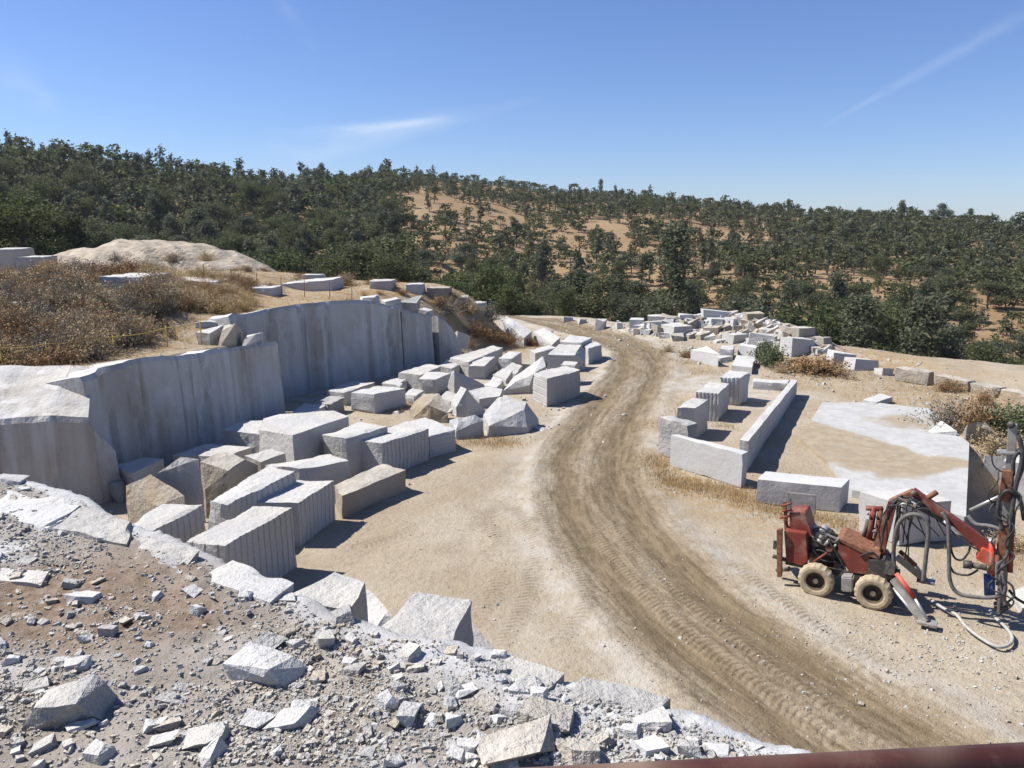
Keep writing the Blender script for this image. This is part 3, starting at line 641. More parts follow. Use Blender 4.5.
def roadside(label, x0, y0, x1, y1, base, seed):
    a, b = P(x0, base[0]), P(x1, base[1]); h0 = PY(x0, y0, a.y).z; h1 = PY(x1, y1, b.y).z
    d = (b - a); n = Vector((-d.y, d.x, 0)).normalized() * 0.75
    z0 = tz(a.x, a.y) * 0 
    T = [a + Vector((0, 0, h0)), b + Vector((0, 0, h1)), b + n + Vector((0, 0, h1)), a + n + Vector((0, 0, h0))]
    B = [Vector((p.x, p.y, min(-0.1, tz(p.x, p.y) - .1))) for p in T]
    me = hexmesh('granite_block', [tuple(p) for p in T + B], M['granite_tan'], 0.06, seed=seed, chip=0.1)
    tag(link('granite_block', me, loc=recenter(me)), label, 'stone block', 'blocks edging the far track')
roadside('leftmost of the weathered edging blocks along the far track', 895, 368, 928.5, 372, (379, 384), 201)
roadside('second weathered edging block, dry weeds before it', 933, 374.5, 967, 382, (385, 391), 202)
roadside('third and shortest weathered edging block along the far track', 969.5, 383, 995, 388, (391, 397), 203)
roadside('weathered edging block cut by the right edge of the picture', 997, 389, 1032, 396, (398, 406), 204)

# --- bedrock platform with sand lying on it, and the pit beside it
def platform():
    poly = [(822, 404), (878, 404.5), (930, 411), (969, 446), (965.5, 521), (905, 503), (850, 492), (835, 470), (800, 440)]
    pts = np.array([P(a, b, 0.06)[:2] for a, b in poly])
    lo, hi = pts.min(0) - .3, pts.max(0) + .3; st = 0.16
    xs = np.arange(lo[0], hi[0], st); ys = np.arange(lo[1], hi[1], st); X, Y = np.meshgrid(xs, ys); x, y = X.ravel(), Y.ravel()
    # cells whose centre is inside; the rim is moved onto the outline, then skirts down
    f = grid_faces(len(xs), len(ys)); cx_, cy_ = x[f].mean(1), y[f].mean(1); f = f[poly_in_dist(cx_, cy_, pts) > 0]
    cnt_ = {}
    for q in f:
        for a_, b_ in zip(q, np.roll(q, -1)): cnt_[(a_, b_)] = 1
    for (a_, b_) in list(cnt_):
        if (b_, a_) in cnt_: continue
        for o_ in (a_, b_):
            bq = None
            for i_ in range(len(pts)):
                p0, p1 = pts[i_ - 1], pts[i_]; dd = p1 - p0; tt = min(1, max(0, ((x[o_] - p0[0]) * dd[0] + (y[o_] - p0[1]) * dd[1]) / (dd @ dd))); qq = p0 + dd * tt; ds = math.hypot(x[o_] - qq[0], y[o_] - qq[1])
                if bq is None or ds < bq[0]: bq = (ds, qq)
            x[o_], y[o_] = bq[1]
    z = 0.13 + 0.05 * fbm2(x, y, 0.5, 4, 14)
    dr = sd_poly(x, y, [P(969, 446)[:2], P(965.5, 521)[:2]])
    z = z + 0.05 * np.exp(-np.abs(dr) / 2.0)
    e = {}
    for q in f:
        for a, b in zip(q, np.roll(q, -1)): e[(a, b)] = e.get((a, b), 0) + 1
    rim = [k for k in e if (k[1], k[0]) not in e]
    used = sorted(set(f.ravel())); mp = {o: i for i, o in enumerate(used)}
    V = [(x[o], y[o], z[o]) for o in used]; F = [[mp[o] for o in q] for q in f]
    nb = {}
    def low(o):
        if o not in nb: nb[o] = len(V); V.append((x[o], y[o], -2.2))
        return nb[o]
    for a, b in rim: F.append([mp[b], mp[a], low(a), low(b)])
    V = np.array(V)
    t = NT('bedrock_sand')
    s = t.att('sand'); n = t.noise(1.5, 6, 0.72)
    c = t.mix(t.ramp(t.noise(2.5, 5, .65), .35, .7), (0.41, 0.405, 0.388), (0.335, 0.328, 0.31))
    lines = t.noise(1.6, 3, .5, stretch=(1.0, 0.22, 1)); c = t.mix(t.ramp(lines, .55, .7, 0, .35), c, (0.35, 0.345, 0.33))
    sc = t.mix(t.ramp(t.noise(3, 5, .65), .35, .7), (0.26, 0.208, 0.140), (0.33, 0.278, 0.200))
    c = t.mix(t.ramp(t.math('ADD', s, t.math('MULTIPLY', t.math('SUBTRACT', n, 0.5), 2.4)), .15, .85), c, sc)
    m = t.done(c, .9, t.bump(t.noise(12, 5, .65), .4, .03))
    me = mesh_np('bedrock_platform', V, F, mats=[m])
    band = [P(770, 430)[:2], P(840, 445)[:2], P(890, 455)[:2], P(925, 468)[:2], P(950, 466)[:2]]
    px = np.array([proj(v)[:2] for v in V])
    sd = np.abs(sd_poly(V[:, 0], V[:, 1], band)); wid = np.interp(V[:, 0], [8, 12, 14.5], [4.2, 2.4, 0.7])
    sand = sstep(wid + .5, wid - .5, sd)
    up = np.exp(-((V[:, 0] - P(905, 425).x) ** 2 + (V[:, 1] - P(905, 425).y) ** 2) / 2.0); sand = np.maximum(sand, up * .9)
    attr(me, 'sand', np.where(V[:, 2] < -1, 0, sand))
    loc = recenter(me)
    tag(link('rock_platform', me, loc=loc), 'white bedrock platform half covered with sand, dropping off at the right', 'rock platform')
platform()
def pit_block(label, px4, z, zb, mat='granite_white'):
    block(label, px4, z=z, zb=zb, mat=mat, rough=0.03)
boulder('pale block sloping down beside the platform edge behind the drill mast', [(985, 456, -.2), (1012, 456, -.1), (1006, 482, -1.3), (978, 474, -1.3)], zb=-1.8, mat='granite_white', rough=0.03, spread=0, name='granite_block', cat='stone block')
block('white slab at the right edge of the picture behind the drill mast', [(1003, 461), (1040, 466), (1052, 452), (1012, 450)], z=-0.1, zb=-1.8, mat='granite_white', rough=0.03)
boulder('grey stepped ledge stone at the back of the platform', [(925, 433, .1), (942, 420, .5), (957, 431, .35), (952, 434, .1)], rough=0.04, spread=0, zb=-.3)
boulder('tan rock bank under the bare bush right of the platform', [(955, 440, -.2), (968, 424, .7), (985, 420, .8), (995, 432, .4), (1000, 446, -.3), (975, 447, -.5)], zb=-1.2, mat='granite_tan', rough=0.12)
boulder('flat pale stone on the ground below the drill mast', [(1008, 592, .12), (1024, 586, .2), (1045, 600, .2), (1024, 610, .08)], rough=0.03, zb=0)

# ------------------------------------------------------------------ cut quarry faces on the left
def cut_face(label, base, tops, back, mat='granite_wall', rough=0.06, res=0.16, ragged=0.12, seed=0, zb=-0.1, batter=0.05, grooves=0.0, topslope=-.25):
    """vertical quarry face along a base polyline (world xy), tops = heights at the polyline points, going 'back' metres inwards"""
    base = np.array(base, float); seg = np.linalg.norm(np.diff(base, axis=0), axis=1); S = np.concatenate([[0], np.cumsum(seg)])
    n = int(S[-1] / res) + 1; s = np.linspace(0, S[-1], n)
    bx, by = np.interp(s, S, base[:, 0]), np.interp(s, S, base[:, 1]); top = np.interp(s, S, tops)
    tx, ty = np.gradient(bx), np.gradient(by); L = np.hypot(tx, ty); ix, iy = -ty / L, tx / L       # inward (left of the line)
    top = top + ragged * fbm2(s, s * 0 + seed, 0.9, 4, seed) + ragged * 0.7 * (vnoise(np.stack([s, s * 0, s * 0], 1), 0.45, seed + 3) > 0.25)
    m = int((max(tops) - zb) / res) + 1
    rows = []
    for k in range(m + 1):                      # front face, bottom to top
        w = k / m; z = zb + (top - zb) * w; off = batter * w * 3
        p = np.stack([bx + ix * off, by + iy * off, z], 1)
        q = np.stack([s, s * 0 + seed * 9, z * 0.35], 1)
        d = rough * (fbm(q, 0.45, 4, seed) * 1.6 + 0.5 * fbm(q, 1.8, 3, seed + 7) + 0.9 * np.round(vnoise(np.stack([s, s * 0, z * .15], 1), 0.28, seed + 5) * 2) / 2)
        if grooves: d = d - grooves * np.clip(np.cos(s * 2 * math.pi / 0.75) - 0.75, 0, 1) * 0.8
        for ck in range(int(S[-1] / 1.5) + 1):
            s0 = S[-1] * _h(np.array([ck + 3]), np.array([seed]), np.array([7]))[0] + .25 * vnoise(np.stack([z * 0 + ck, z * .8, z * 0], 1), 1.0, seed + ck); dp = .05 + .16 * _h(np.array([ck]), np.array([seed + 5]), np.array([1]))[0]
            d = d - dp * np.exp(-((s - s0) / .11) ** 2) * sstep(-.35, .1, vnoise(np.stack([z * 0 + ck * 3.1, z * .5, z * 0], 1), 1.0, seed + 9))
        if k == m: d = d - 0.08 - .1 * np.clip(fbm2(s, s * 0 + 3.3, 1.6, 3, seed + 2), 0, 1)
        p[:, 0] -= ix * d; p[:, 1] -= iy * d; rows.append(p)
    nb = max(3, int(back / 0.35))
    for k in range(1, nb + 1):                  # top surface going inwards
        w = k / nb
        p = np.stack([bx + ix * (batter * 3 + back * w), by + iy * (batter * 3 + back * w), top + 0.10 * fbm2(s, s * 0 + w * back, 0.8, 4, seed + 11) + topslope * w], 1); rows.append(p)
    p = rows[-1].copy(); p[:, 2] = zb; rows.append(p)
    V = np.concatenate(rows); nr = len(rows); F = list(grid_faces(n, nr))
    def cap(col):
        ids = [r * n + col for r in range(nr)]
        return ids
    me = mesh_np('quarry_face', V, np.array(F), mats=[M[mat]])
    bm = bmesh.new(); bm.from_mesh(me); bm.verts.ensure_lookup_table()
    for col, rev in ((0, False), (n - 1, True)):
        ids = cap(col); vs = [bm.verts[i] for i in (reversed(ids) if rev else ids)]
        f = bm.faces.new(vs); 
    bmesh.ops.triangulate(bm, faces=[f for f in bm.faces if len(f.verts) > 4])
    bmesh.ops.recalc_face_normals(bm, faces=bm.faces[:])
    bm.to_mesh(me); bm.free()
    return tag(link('quarry_face', me, loc=recenter(me)), label, 'quarry face')
def onC(px):      # the long far face runs along one straight line
    a = (px - 512) / FPX * 1.0
    return a
CB0, CB1 = Vector((-13.1, 32.0)), Vector((-3.3, 46.0))
def c_at(px, py):
    """point of the far face line seen at column px, and the height of row py there"""
    lo, hi = 0.0, 1.15
    for _ in range(40):
        m = (lo + hi) / 2; q = CB0.lerp(CB1, m); x = proj((q.x, q.y, 3.0))[0]
        lo, hi = (m, hi) if x < px else (lo, m)
    q = CB0.lerp(CB1, lo); return q, PY(px, py, q.y).z
ct = [c_at(a, b) for a, b in ((233, 319), (242, 315), (262, 311), (300, 305), (350, 299.5), (378, 301), (392, 306), (402, 305))]
cut_face('highest cut quarry face, streaked grey wall behind the heap of blocks', [tuple(q) for q, _ in ct], [h for _, h in ct], 1.7, seed=3, rough=0.045)
ct = [c_at(a, b) for a, b in ((404, 308), (414, 312), (424, 313), (434, 316))]
cut_face('dark cracked pillar at the right end of the highest cut face', [tuple(q) for q, _ in ct], [h for _, h in ct], 2.6, seed=5, rough=0.11)
ct = [c_at(a, b) for a, b in ((435, 317), (443, 321), (452, 332), (458, 350))]
cut_face('sloping shaded end of the cut wall beside the ramp shrubs', [(q.x + .25, q.y + .1) for q, _ in ct], [h for _, h in ct], 2.4, seed=6, rough=0.12)
cut_face('near cut quarry face with tan drip stains above the shaded slabs', [(-12.7, 22.5), (-12.1, 24.6), (-11.2, 27.9), (-9.9, 32.6)], [3.55, 3.65, 3.45, 3.12], 1.6, seed=8, rough=0.035, mat='granite_wall_near')
cut_face('blunt quarry face at the left edge with a dark vertical drill slot', [(-17.5, 19.6), (-14.4, 20.5), (-13.0, 20.9), (-11.95, 21.3), (-11.7, 22.1)], [2.75, 2.75, 2.75, 2.6, 1.5], 3.4, seed=12, rough=0.10, topslope=.9, mat='granite_wall_near')
# weathered granite dome and ledges on the bench
def dome():
    cx, cy = -27.0, 57.0
    xs = np.arange(-16, 16.1, .3); ys = np.arange(-9, 9.1, .3); X, Y = np.meshgrid(xs, ys); x, y = X.ravel(), Y.ravel()
    r = np.hypot(x / 9.6, y / 7.0)
    h = 2.3 * np.clip(1 - r ** 2, -0.5, 1) + 0.4 * fbm2(x + .6 * y, y, 0.4, 4, 9) - 0.55 * np.abs(fbm2(x * .9 + y * .7, y * .6, 0.55, 4, 19)) + .1
    z = np.maximum(terrain(x + cx, y + cy) * 0 + 4.75, 0) + h - 0.15
    f = grid_faces(len(xs), len(ys)); keep = (r < 1.18); f = f[keep[f].all(1)]
    used = np.unique(f); mp = np.zeros(len(x), int); mp[used] = np.arange(len(used))
    me = mesh_np('granite_dome', np.stack([x + cx, y + cy, z], 1)[used], mp[f], mats=[M['dome']])
    tag(link('granite_dome', me, loc=recenter(me)), 'pale weathered granite dome on the bench below the wooded hill', 'rock outcrop')
t = NT('dome'); n = t.noise(0.8, 6, .65); c = t.mix(t.ramp(n, .35, .65), (0.40, 0.35, 0.275), (0.29, 0.24, 0.178)); c = t.mix(t.ramp(t.noise(2.5, 5, .7), .55, .75, 0, .7), c, (0.27, 0.215, 0.15))
M['dome'] = t.done(c, .93, t.bump(n, .8, .25))
dome()
def on_bench(label, x0, x1, ytop, ybase, y, dep, mat='granite', rough=.04, slope=0.0, name='granite_block', cat='stone block', seat=True):
    """block on the bench at distance y, spanning columns x0..x1"""
    y = hit((x0 + x1) / 2, ybase, 24).y if seat else y
    a, b = PY(x0, ybase, y), PY(x1, ybase + slope, y + .2); h0, h1 = PY(x0, ytop, y).z, PY(x1, ytop + slope, y + .2).z
    T = [Vector((a.x, a.y, h0)), Vector((b.x, b.y, h1)), Vector((b.x + .1, b.y + dep, h1 + .02)), Vector((a.x + .1, a.y + dep, h0 + .02))]
    B = [Vector((p.x, p.y, max(min(a.z, b.z, tz(p.x, p.y)), min(a.z, b.z) - .35) - .15)) for p in T]
    SEED[0] += 1
    me = hexmesh(name, [tuple(p) for p in T + B], M[mat], rough, seed=SEED[0])
    tag(link(name, me, loc=recenter(me)), label, cat)
on_bench('pale block on the bench, leftmost of the row before the trees', 369, 391, 281, 290, 50, 1.4)
on_bench('grey upright block on the bench next to a long tan block', 406, 422, 284.5, 294, 49.5, 1.2)
on_bench('long tan block on the bench at the tree edge', 427, 449, 288, 298, 49, 1.3, 'granite_tan')
on_bench('white block on the bench right of the long tan block', 451, 467, 297.5, 304.5, 50, 1.3)
on_bench('low small block at the bench end above the ramp', 471, 485, 303, 308, 51.5, 1.0)
on_bench('rough dark block where the bench meets the haul road', 498, 521, 306, 314, 61, 1.2, 'granite_tan', .12)
on_bench('long low pale ledge stone on the bench near the fence posts', 280, 331, 284, 291, 47.5, 3.0, 'granite_white', .08, -4)
on_bench('small pale block behind the long low ledge stone', 301, 320, 275, 281, 55, 1.2)
on_bench('thin pale ledge stone left of the fence posts', 232, 272, 288, 293, 46.5, 1.6, 'granite_white', .07)
on_bench('grey cut block at the far left edge of the bench', -14, 14, 249, 266, 47, 2.0, seat=False)
on_bench('grey cut block second from the left edge of the bench', 17, 41, 257, 272, 45, 1.6, seat=False)
on_bench('white topped ledge with shaded front in the brush', 100, 143, 277, 297, 38.5, 3.2, 'granite_white', .10, seat=False)
on_bench('long thin ledge right of the brush on the dome foot', 150, 216, 278, 285, 46.5, 2.0, 'granite_white', .10, 4)
on_bench('shaded block half buried in the brush at the left edge', -12, 32, 303, 320, 33.5, 1.2, 'granite', .07)
for k, (lab, a, b, y0, y1, yy) in enumerate((('white broken stones at the lip of the near cut face, nearest piece', 240, 262, 339, 347, 32.6), ('white broken flat stone on the lip above the near cut face', 222, 243, 330, 338, 33.6), ('small broken white stone higher on the lip above the near cut face', 195, 220, 322, 329, 34.8))):
    on_bench(lab, a, b, y0, y1, yy, 1.0, 'granite_white', .1, name='broken_stone', cat='stone')
# ------------------------------------------------------------------ near ledge of soil, gravel and bedrock
LZ = 4.7
CREST = np.array([P(a, b, LZ)[:2] for a, b in ((-400, 405), (-200, 432), (-100, 452), (0, 473), (60, 488), (122, 521), (190, 543), (240, 566), (290, 588), (330, 612), (392, 634), (445, 640), (490, 647), (560, 673), (640, 695), (720, 721), (800, 752), (900, 792), (1100, 860), (1500, 960))])
def ledge_z(x, y):
    d = -sd_poly(x, y, CREST) + 0.07 * fbm2(x, y, 2.0, 3, 2)
    z = LZ + 0.07 * fbm2(x, y, 0.7, 4, 33) + 0.035 * fbm2(x, y, 3.2, 3, 35)
    z = z - 0.05 * sstep(0.35, 0.0, d) + 0.03 * np.round(1.6 * fbm2(x, y, 1.7, 3, 39)) + .012 * fbm2(x, y, 9, 2, 36)
    out = np.clip(-d, 0, None)
    return np.maximum(np.where(d < 0, z - 0.05 * np.minimum(out / 0.2, 1) - np.clip(out - 0.12, 0, None) * (3.2 + 1.2 * fbm2(x, y, 0.9, 3, 37)), z), -0.6), d
def ledge_masks(x, y, d):
    bw = np.interp(x, [-2.5, -0.8, 1.5], [.22, .9, .8])
    rock = np.clip(sstep(bw, bw * .4, d + 0.3 * fbm2(x, y, 1.1, 3, 51)) + sstep(0.25, 0.5, fbm2(x, y, 0.55, 4, 52)), 0, 1)
    c = P(90, 600, LZ); c2 = P(150, 690, LZ)
    soil = np.maximum(np.exp(-(((x - c.x) / 2.6) ** 2 + ((y - c.y) / 1.3) ** 2)), 0.5 * np.exp(-(((x - c2.x) / 2) ** 2 + ((y - c2.y) / .8) ** 2))) * sstep(-.6, .3, fbm2(x, y, 0.8, 4, 55))
    soil = np.maximum(soil, 0.3 * sstep(0.1, 0.6, fbm2(x, y, 0.9, 4, 57)) * (1 - rock))
    return rock * (1 - .85 * soil), np.clip(soil * 1.25, 0, 1)
def build_ledge():
    xs = np.concatenate([np.arange(-24, -10, .25), np.arange(-10, 6, .055), np.arange(6, 14.1, .25)]); ys = np.concatenate([np.arange(-8, 2.5, .25), np.arange(2.5, 12.5, .055), np.arange(12.5, 17, .25)])
    X, Y = np.meshgrid(xs, ys); x, y = X.ravel(), Y.ravel(); z, d = ledge_z(x, y)
    f = grid_faces(len(xs), len(ys)); f = f[(z[f] > -0.55).any(1)]
    used = np.unique(f); mp = np.zeros(len(x), int); mp[used] = np.arange(len(used))
    me = mesh_np('ledge', np.stack([x, y, z], 1)[used], mp[f], mats=[M['ledge_soil']], smooth=True)
    rock, soil = ledge_masks(x, y, d)
    attr(me, 'rock', rock[used]); attr(me, 'soil', soil[used])
    tag(link('ledge', me), kind='structure')
build_ledge()
def lz(x, y): return float(ledge_z(np.array([x]), np.array([y]))[0][0])
block('white flat topped bedrock shelf just below the ledge beside the nearest grooved block', [(288, 597), (348, 612), (367, 583), (336, 572.5)], z=3.95, zb=3.2, mat='chip_stone', name='rock_shelf', cat='rock shelf', rough=0.06, chip=.12)
block('bedrock shelf with drill grooves and dark end wall beside the sand', [(362, 640), (445, 660), (475, 597.5), (415, 593)], z=4.2, zb=3.5, mat='chip_stone', name='rock_shelf', cat='rock shelf', rough=0.05, grooves={'u': (.26, .03)})

block('lower bedrock tier under the drill grooved shelf, dropping to the sand', [(385, 665), (505, 700), (532, 664), (474, 622)], z=3.55, mat='chip_stone', name='rock_shelf', cat='rock shelf', rough=0.10, chip=.1)
block('lower bedrock tier under the white flat topped shelf', [(296, 612), (372, 650), (398, 612), (362, 583)], z=3.3, mat='granite', name='rock_shelf', cat='rock shelf', rough=0.10, chip=.1)
for i_, (lab, q4, zz_) in enumerate((('broken bedrock slab on the far left rim of the ledge', [(-30, 512), (50, 528), (92, 503), (10, 487)], 4.74), ('stepped bedrock slab on the rim below the blunt quarry face', [(48, 528), (126, 546), (134, 520), (80, 501)], 4.72), ('pale whaleback slab on the rim left of the white topped grooved block', [(120, 552), (182, 572), (200, 550), (140, 535)], 4.72), ('flat rim slab in front of the nearest grooved block', [(196, 576), (268, 604), (292, 585), (228, 560)], 4.70),
        ('thin rim slab right of the drill grooved shelf', [(470, 668), (540, 690), (562, 672), (492, 648)], 4.68), ('bleached rim slab above the weathered boulder', [(560, 700), (650, 724), (668, 702), (580, 678)], 4.68), ('bleached rim slab nearest the rail', [(668, 732), (762, 762), (790, 746), (694, 712)], 4.68), ('sunken pale slab in the middle of the ledge gravel', [(395, 690), (455, 700), (470, 684), (412, 674)], 4.70), ('sunken flat slab below the largest flat topped stone', [(150, 702), (215, 706), (225, 690), (165, 686)], 4.71), ('small sunken slab at the left border of the ledge', [(-10, 580), (42, 585), (48, 572), (0, 568)], 4.72))):
    block(lab, q4, z=zz_ - .01, zb=4.2, mat=('granite', 'chip_stone', 'granite_rough')[i_ % 3], name='rim_rock', cat='rock', rough=.06, chip=.10, step=.09)
# loose stones
def stone_mesh(name, seed, mat, flat=0.55, n=13, cuts=1, rough=.03):
    r = np.random.default_rng(seed); p = r.normal(size=(n, 3)); p /= np.linalg.norm(p, axis=1)[:, None]; p *= r.uniform(.75, 1.0, (n, 1))
    cb = np.array([(a, b, c) for a in (-1, 1) for b in (-1, 1) for c in (-1, 1)], float) * r.uniform(.35, 1.0, (8, 3)); p = np.concatenate([cb, p[:3]])
    p = p * np.array([.5, .5 * r.uniform(.55, .9), .5 * flat * r.uniform(.75, 1.25)])
    me = hullmesh(name, [tuple(a) for a in p], M[mat], cuts, rough, seed, 2.5)
    return me
def sized(me):
    v = np.empty(len(me.vertices) * 3, np.float32); me.vertices.foreach_get('co', v); v = v.reshape(-1, 3); return v.max(0) - v.min(0), v.min(0)
PROTO = [stone_mesh('stone', 300 + i, ('granite', 'granite_rough', 'granite', 'granite_tan')[i % 4], (.55, .4, .7, .35)[i % 4]) for i in range(16)]
def put_stone(px, py, wpx, label, seed, mat='granite', flat=.6, group=None, tilt=.2, rz=None):
    p = P(px, py, LZ); p.z = lz(p.x, p.y); w = .8 * wpx / FPX * (p - cam.location).length; flat = flat * .62
    me = stone_mesh('stone', seed, mat, flat, 12, 3, .03); dim, lo = sized(me)
    r = random.Random(seed); o = link('stone', me); o.scale = (w / dim[0],) * 3
    o.rotation_euler = (r.uniform(-tilt, tilt), r.uniform(-tilt, tilt), r.uniform(-.5, .5) if rz is None else rz)
    o.location = (p.x, p.y, p.z + (-lo[2] * .45) * w / dim[0]); tag(o, label, 'stone', group)
    return o
for i, a in enumerate((
    (66, 712, 86, 'large dark grey stone at the bottom left of the ledge', 'granite_rough', .7),
    (266, 672, 80, 'largest flat topped pale stone in the middle of the ledge rubble', 'granite', .55),
    (268, 646, 34, 'small dark stone behind the largest flat topped stone', 'granite_rough', .7),
    (82, 728, 32, 'small pale stone against the large dark grey stone', 'granite', .5),
    (36, 690, 30, 'grey stone left behind the large dark grey stone', 'granite_rough', .6),
    (292, 722, 50, 'grey slabby stone near the bottom centre left', 'granite', .5),
    (255, 724, 36, 'pale thin stone left of the grey slabby stone', 'granite', .35),
    (84, 600, 32, 'white stone sitting in the brown soil', 'granite_white', .6),
    (72, 586, 20, 'dark stone behind the white stone in the brown soil', 'granite_rough', .7),
    (108, 635, 24, 'grey stone alone below the white soil stone', 'granite_rough', .8),
    (76, 668, 26, 'pale stone above the large dark grey stone', 'granite', .6),
    (24, 561, 22, 'bluish stone at the left border of the ledge', 'granite_rough', .6),
    (245, 565, 30, 'flat pale stone on the lip of the ledge', 'granite_white', .4),
    (285, 593, 34, 'angular stone on the lip by the bedrock shelf', 'granite', .5),
    (205, 740, 52, 'broken grey stones at the bottom, left cluster', 'granite_rough', .4),
    (160, 742, 34, 'low rough stone left of the bottom cluster', 'granite', .4),
    (545, 718, 62, 'big weathered boulder at the bottom centre', 'granite_tan', .7),
    (512, 752, 96, 'long tan slab at the bottom centre', 'granite_tan', .45),
    (545, 748, 30, 'small shaded stone between the weathered boulder and the tan slab', 'granite', .6),
    (578, 756, 48, 'pale rock right of the long tan slab', 'granite_tan', .7),
    (600, 742, 26, 'brown stained stone near the rail end', 'granite_tan', .6),
    (652, 748, 32, 'cube like pale stone near the rail', 'granite_white', .9),
    (632, 732, 24, 'pale block shaped stone behind the cube like stone', 'granite', .8),
    (690, 750, 28, 'upright dark sided stone at the rail', 'granite_rough', 1.0),
    (714, 750, 40, 'flat white stone right of the upright stone at the rail', 'granite_white', .4),
    (652, 722, 46, 'bedrock knob on the crest above the rail', 'granite', .6),
    (465, 694, 28, 'flat white stone in the gravel of the middle ledge', 'granite_white', .4),
    (519, 692, 24, 'square pale stone right of the flat white gravel stone', 'granite', .5),
    (500, 665, 18, 'dark stone near the edge above the gravel', 'granite_rough', .7),
    (498, 650, 20, 'broken stone on the crest beyond the grooved shelf', 'granite', .5),
    (342, 617, 26, 'dark cubic stone at the foot of the white shelf', 'granite_rough', .8),
    (305, 705, 30, 'pale stone right of the grey slabby stone', 'granite', .6),
    (12, 478, 26, 'flat white stone on the far left of the ledge', 'granite_white', .35),
    (24, 488, 15, 'round white stone beside the flat white far stone', 'granite_white', .7),
    (475, 752, 34, 'flat stone left of the long tan slab', 'granite', .4),
    (415, 668, 24, 'small dark stone pair in the middle gravel', 'granite_rough', .5))):
    put_stone(a[0], a[1], a[2], a[3], 700 + i, a[4], a[5])
# 250 smaller ones told apart by nothing
r2 = np.random.default_rng(5); cnt = 0; stone_pts = []
while cnt < 250:
    px, py = r2.uniform(-20, 860), 768 - 300 * r2.uniform(0, 1) ** 1.1
    p = P(px, py, LZ); zz, d = ledge_z(np.array([p.x]), np.array([p.y]))
    if d[0] < .12: continue
    if fbm2(np.array([p.x]), np.array([p.y]), .8, 3, 91)[0] < r2.uniform(-.7, .35): continue
    w = float(np.clip(r2.lognormal(math.log(.085), .42), .05, .22)); me = PROTO[r2.integers(16)]; dim, lo = sized(me)
    o = link('stone', me); s = w / dim[0]; o.scale = (s, s * r2.uniform(.8, 1.1), s * r2.uniform(.8, 1.15)); o.rotation_euler = (r2.uniform(-.3, .3), r2.uniform(-.3, .3), r2.uniform(0, 6.28))
    o.location = (p.x, p.y, float(zz[0]) - lo[2] * s * .4)
    tag(o, 'small pale granite stone lying loose on the gravelly ledge', 'stone', 'small stones strewn over the ledge'); cnt += 1
def gravel_mesh(name, pts, sizes, mats, seed, idx=None):
    """many tiny six-sided chips joined into one mesh"""
    r = np.random.default_rng(seed); n = len(pts)
    base = np.array([(-1, -1, -1), (1, -1, -1), (1, 1, -1), (-1, 1, -1), (-1, -1, 1), (1, -1, 1), (1, 1, 1), (-1, 1, 1)], float) * .5
    q = np.array([(0, 3, 2, 1), (4, 5, 6, 7), (0, 1, 5, 4), (1, 2, 6, 5), (2, 3, 7, 6), (3, 0, 4, 7)])
    v = base[None] * r.uniform(.55, 1.15, (n, 8, 3)); v[:, 4:, :2] *= r.uniform(.4, .9, (n, 1, 2)); v[:, :, 2] *= r.uniform(.35, .8, (n, 1)); v[:, :, 1] *= r.uniform(.55, 1.0, (n, 1))
    a = r.uniform(0, 6.28, n); tx = r.uniform(-.5, .5, n); c, s = np.cos(a), np.sin(a)
    z2 = v[:, :, 2] * np.cos(tx)[:, None] + v[:, :, 0] * np.sin(tx)[:, None]; x2 = v[:, :, 0] * np.cos(tx)[:, None] - v[:, :, 2] * np.sin(tx)[:, None]
    X = x2 * c[:, None] - v[:, :, 1] * s[:, None]; Y = x2 * s[:, None] + v[:, :, 1] * c[:, None]
    V = np.stack([X, Y, z2], 2) * sizes[:, None, None] + pts[:, None, :]
    F = (q[None] + (np.arange(n) * 8)[:, None, None]).reshape(-1, 4)
    return mesh_np(name, V.reshape(-1, 3), F, mats=mats, matidx=np.repeat(r.integers(0, len(mats), n) if idx is None else idx, 6))
def ledge_gravel():
    r = np.random.default_rng(17); out = []
    n = 90000; px = r.uniform(-40, 880, n); py = 768 - 310 * r.uniform(0, 1, n) ** .9
    u = (384 - py) / FPX; t = (LZ - CAMH) / (-SP + u * CP); x = (px - 512) / FPX * t; y = (CP + u * SP) * t
    z, d = ledge_z(x, y); rock, soil = ledge_masks(x, y, d)
    k = (d > .05) & (r.uniform(0, 1, n) < (.14 + .76 * sstep(-.35, .35, fbm2(x, y, .9, 4, 93))) * (1 - .45 * rock) * (1 - .45 * soil))
    x, y, z = x[k], y[k], z[k]; s = np.clip(r.lognormal(math.log(.019), .55, len(x)), .009, .08)
    me = gravel_mesh('gravel', np.stack([x, y, z + s * .12], 1), s, [M['chip_stone'], M['granite_rough'], M['granite_tan'], M['chip_stone']], 4)
    tag(link('gravel', me), 'fine grey gravel and rock chips covering the near ledge', 'gravel', kind='stuff')
ledge_gravel()
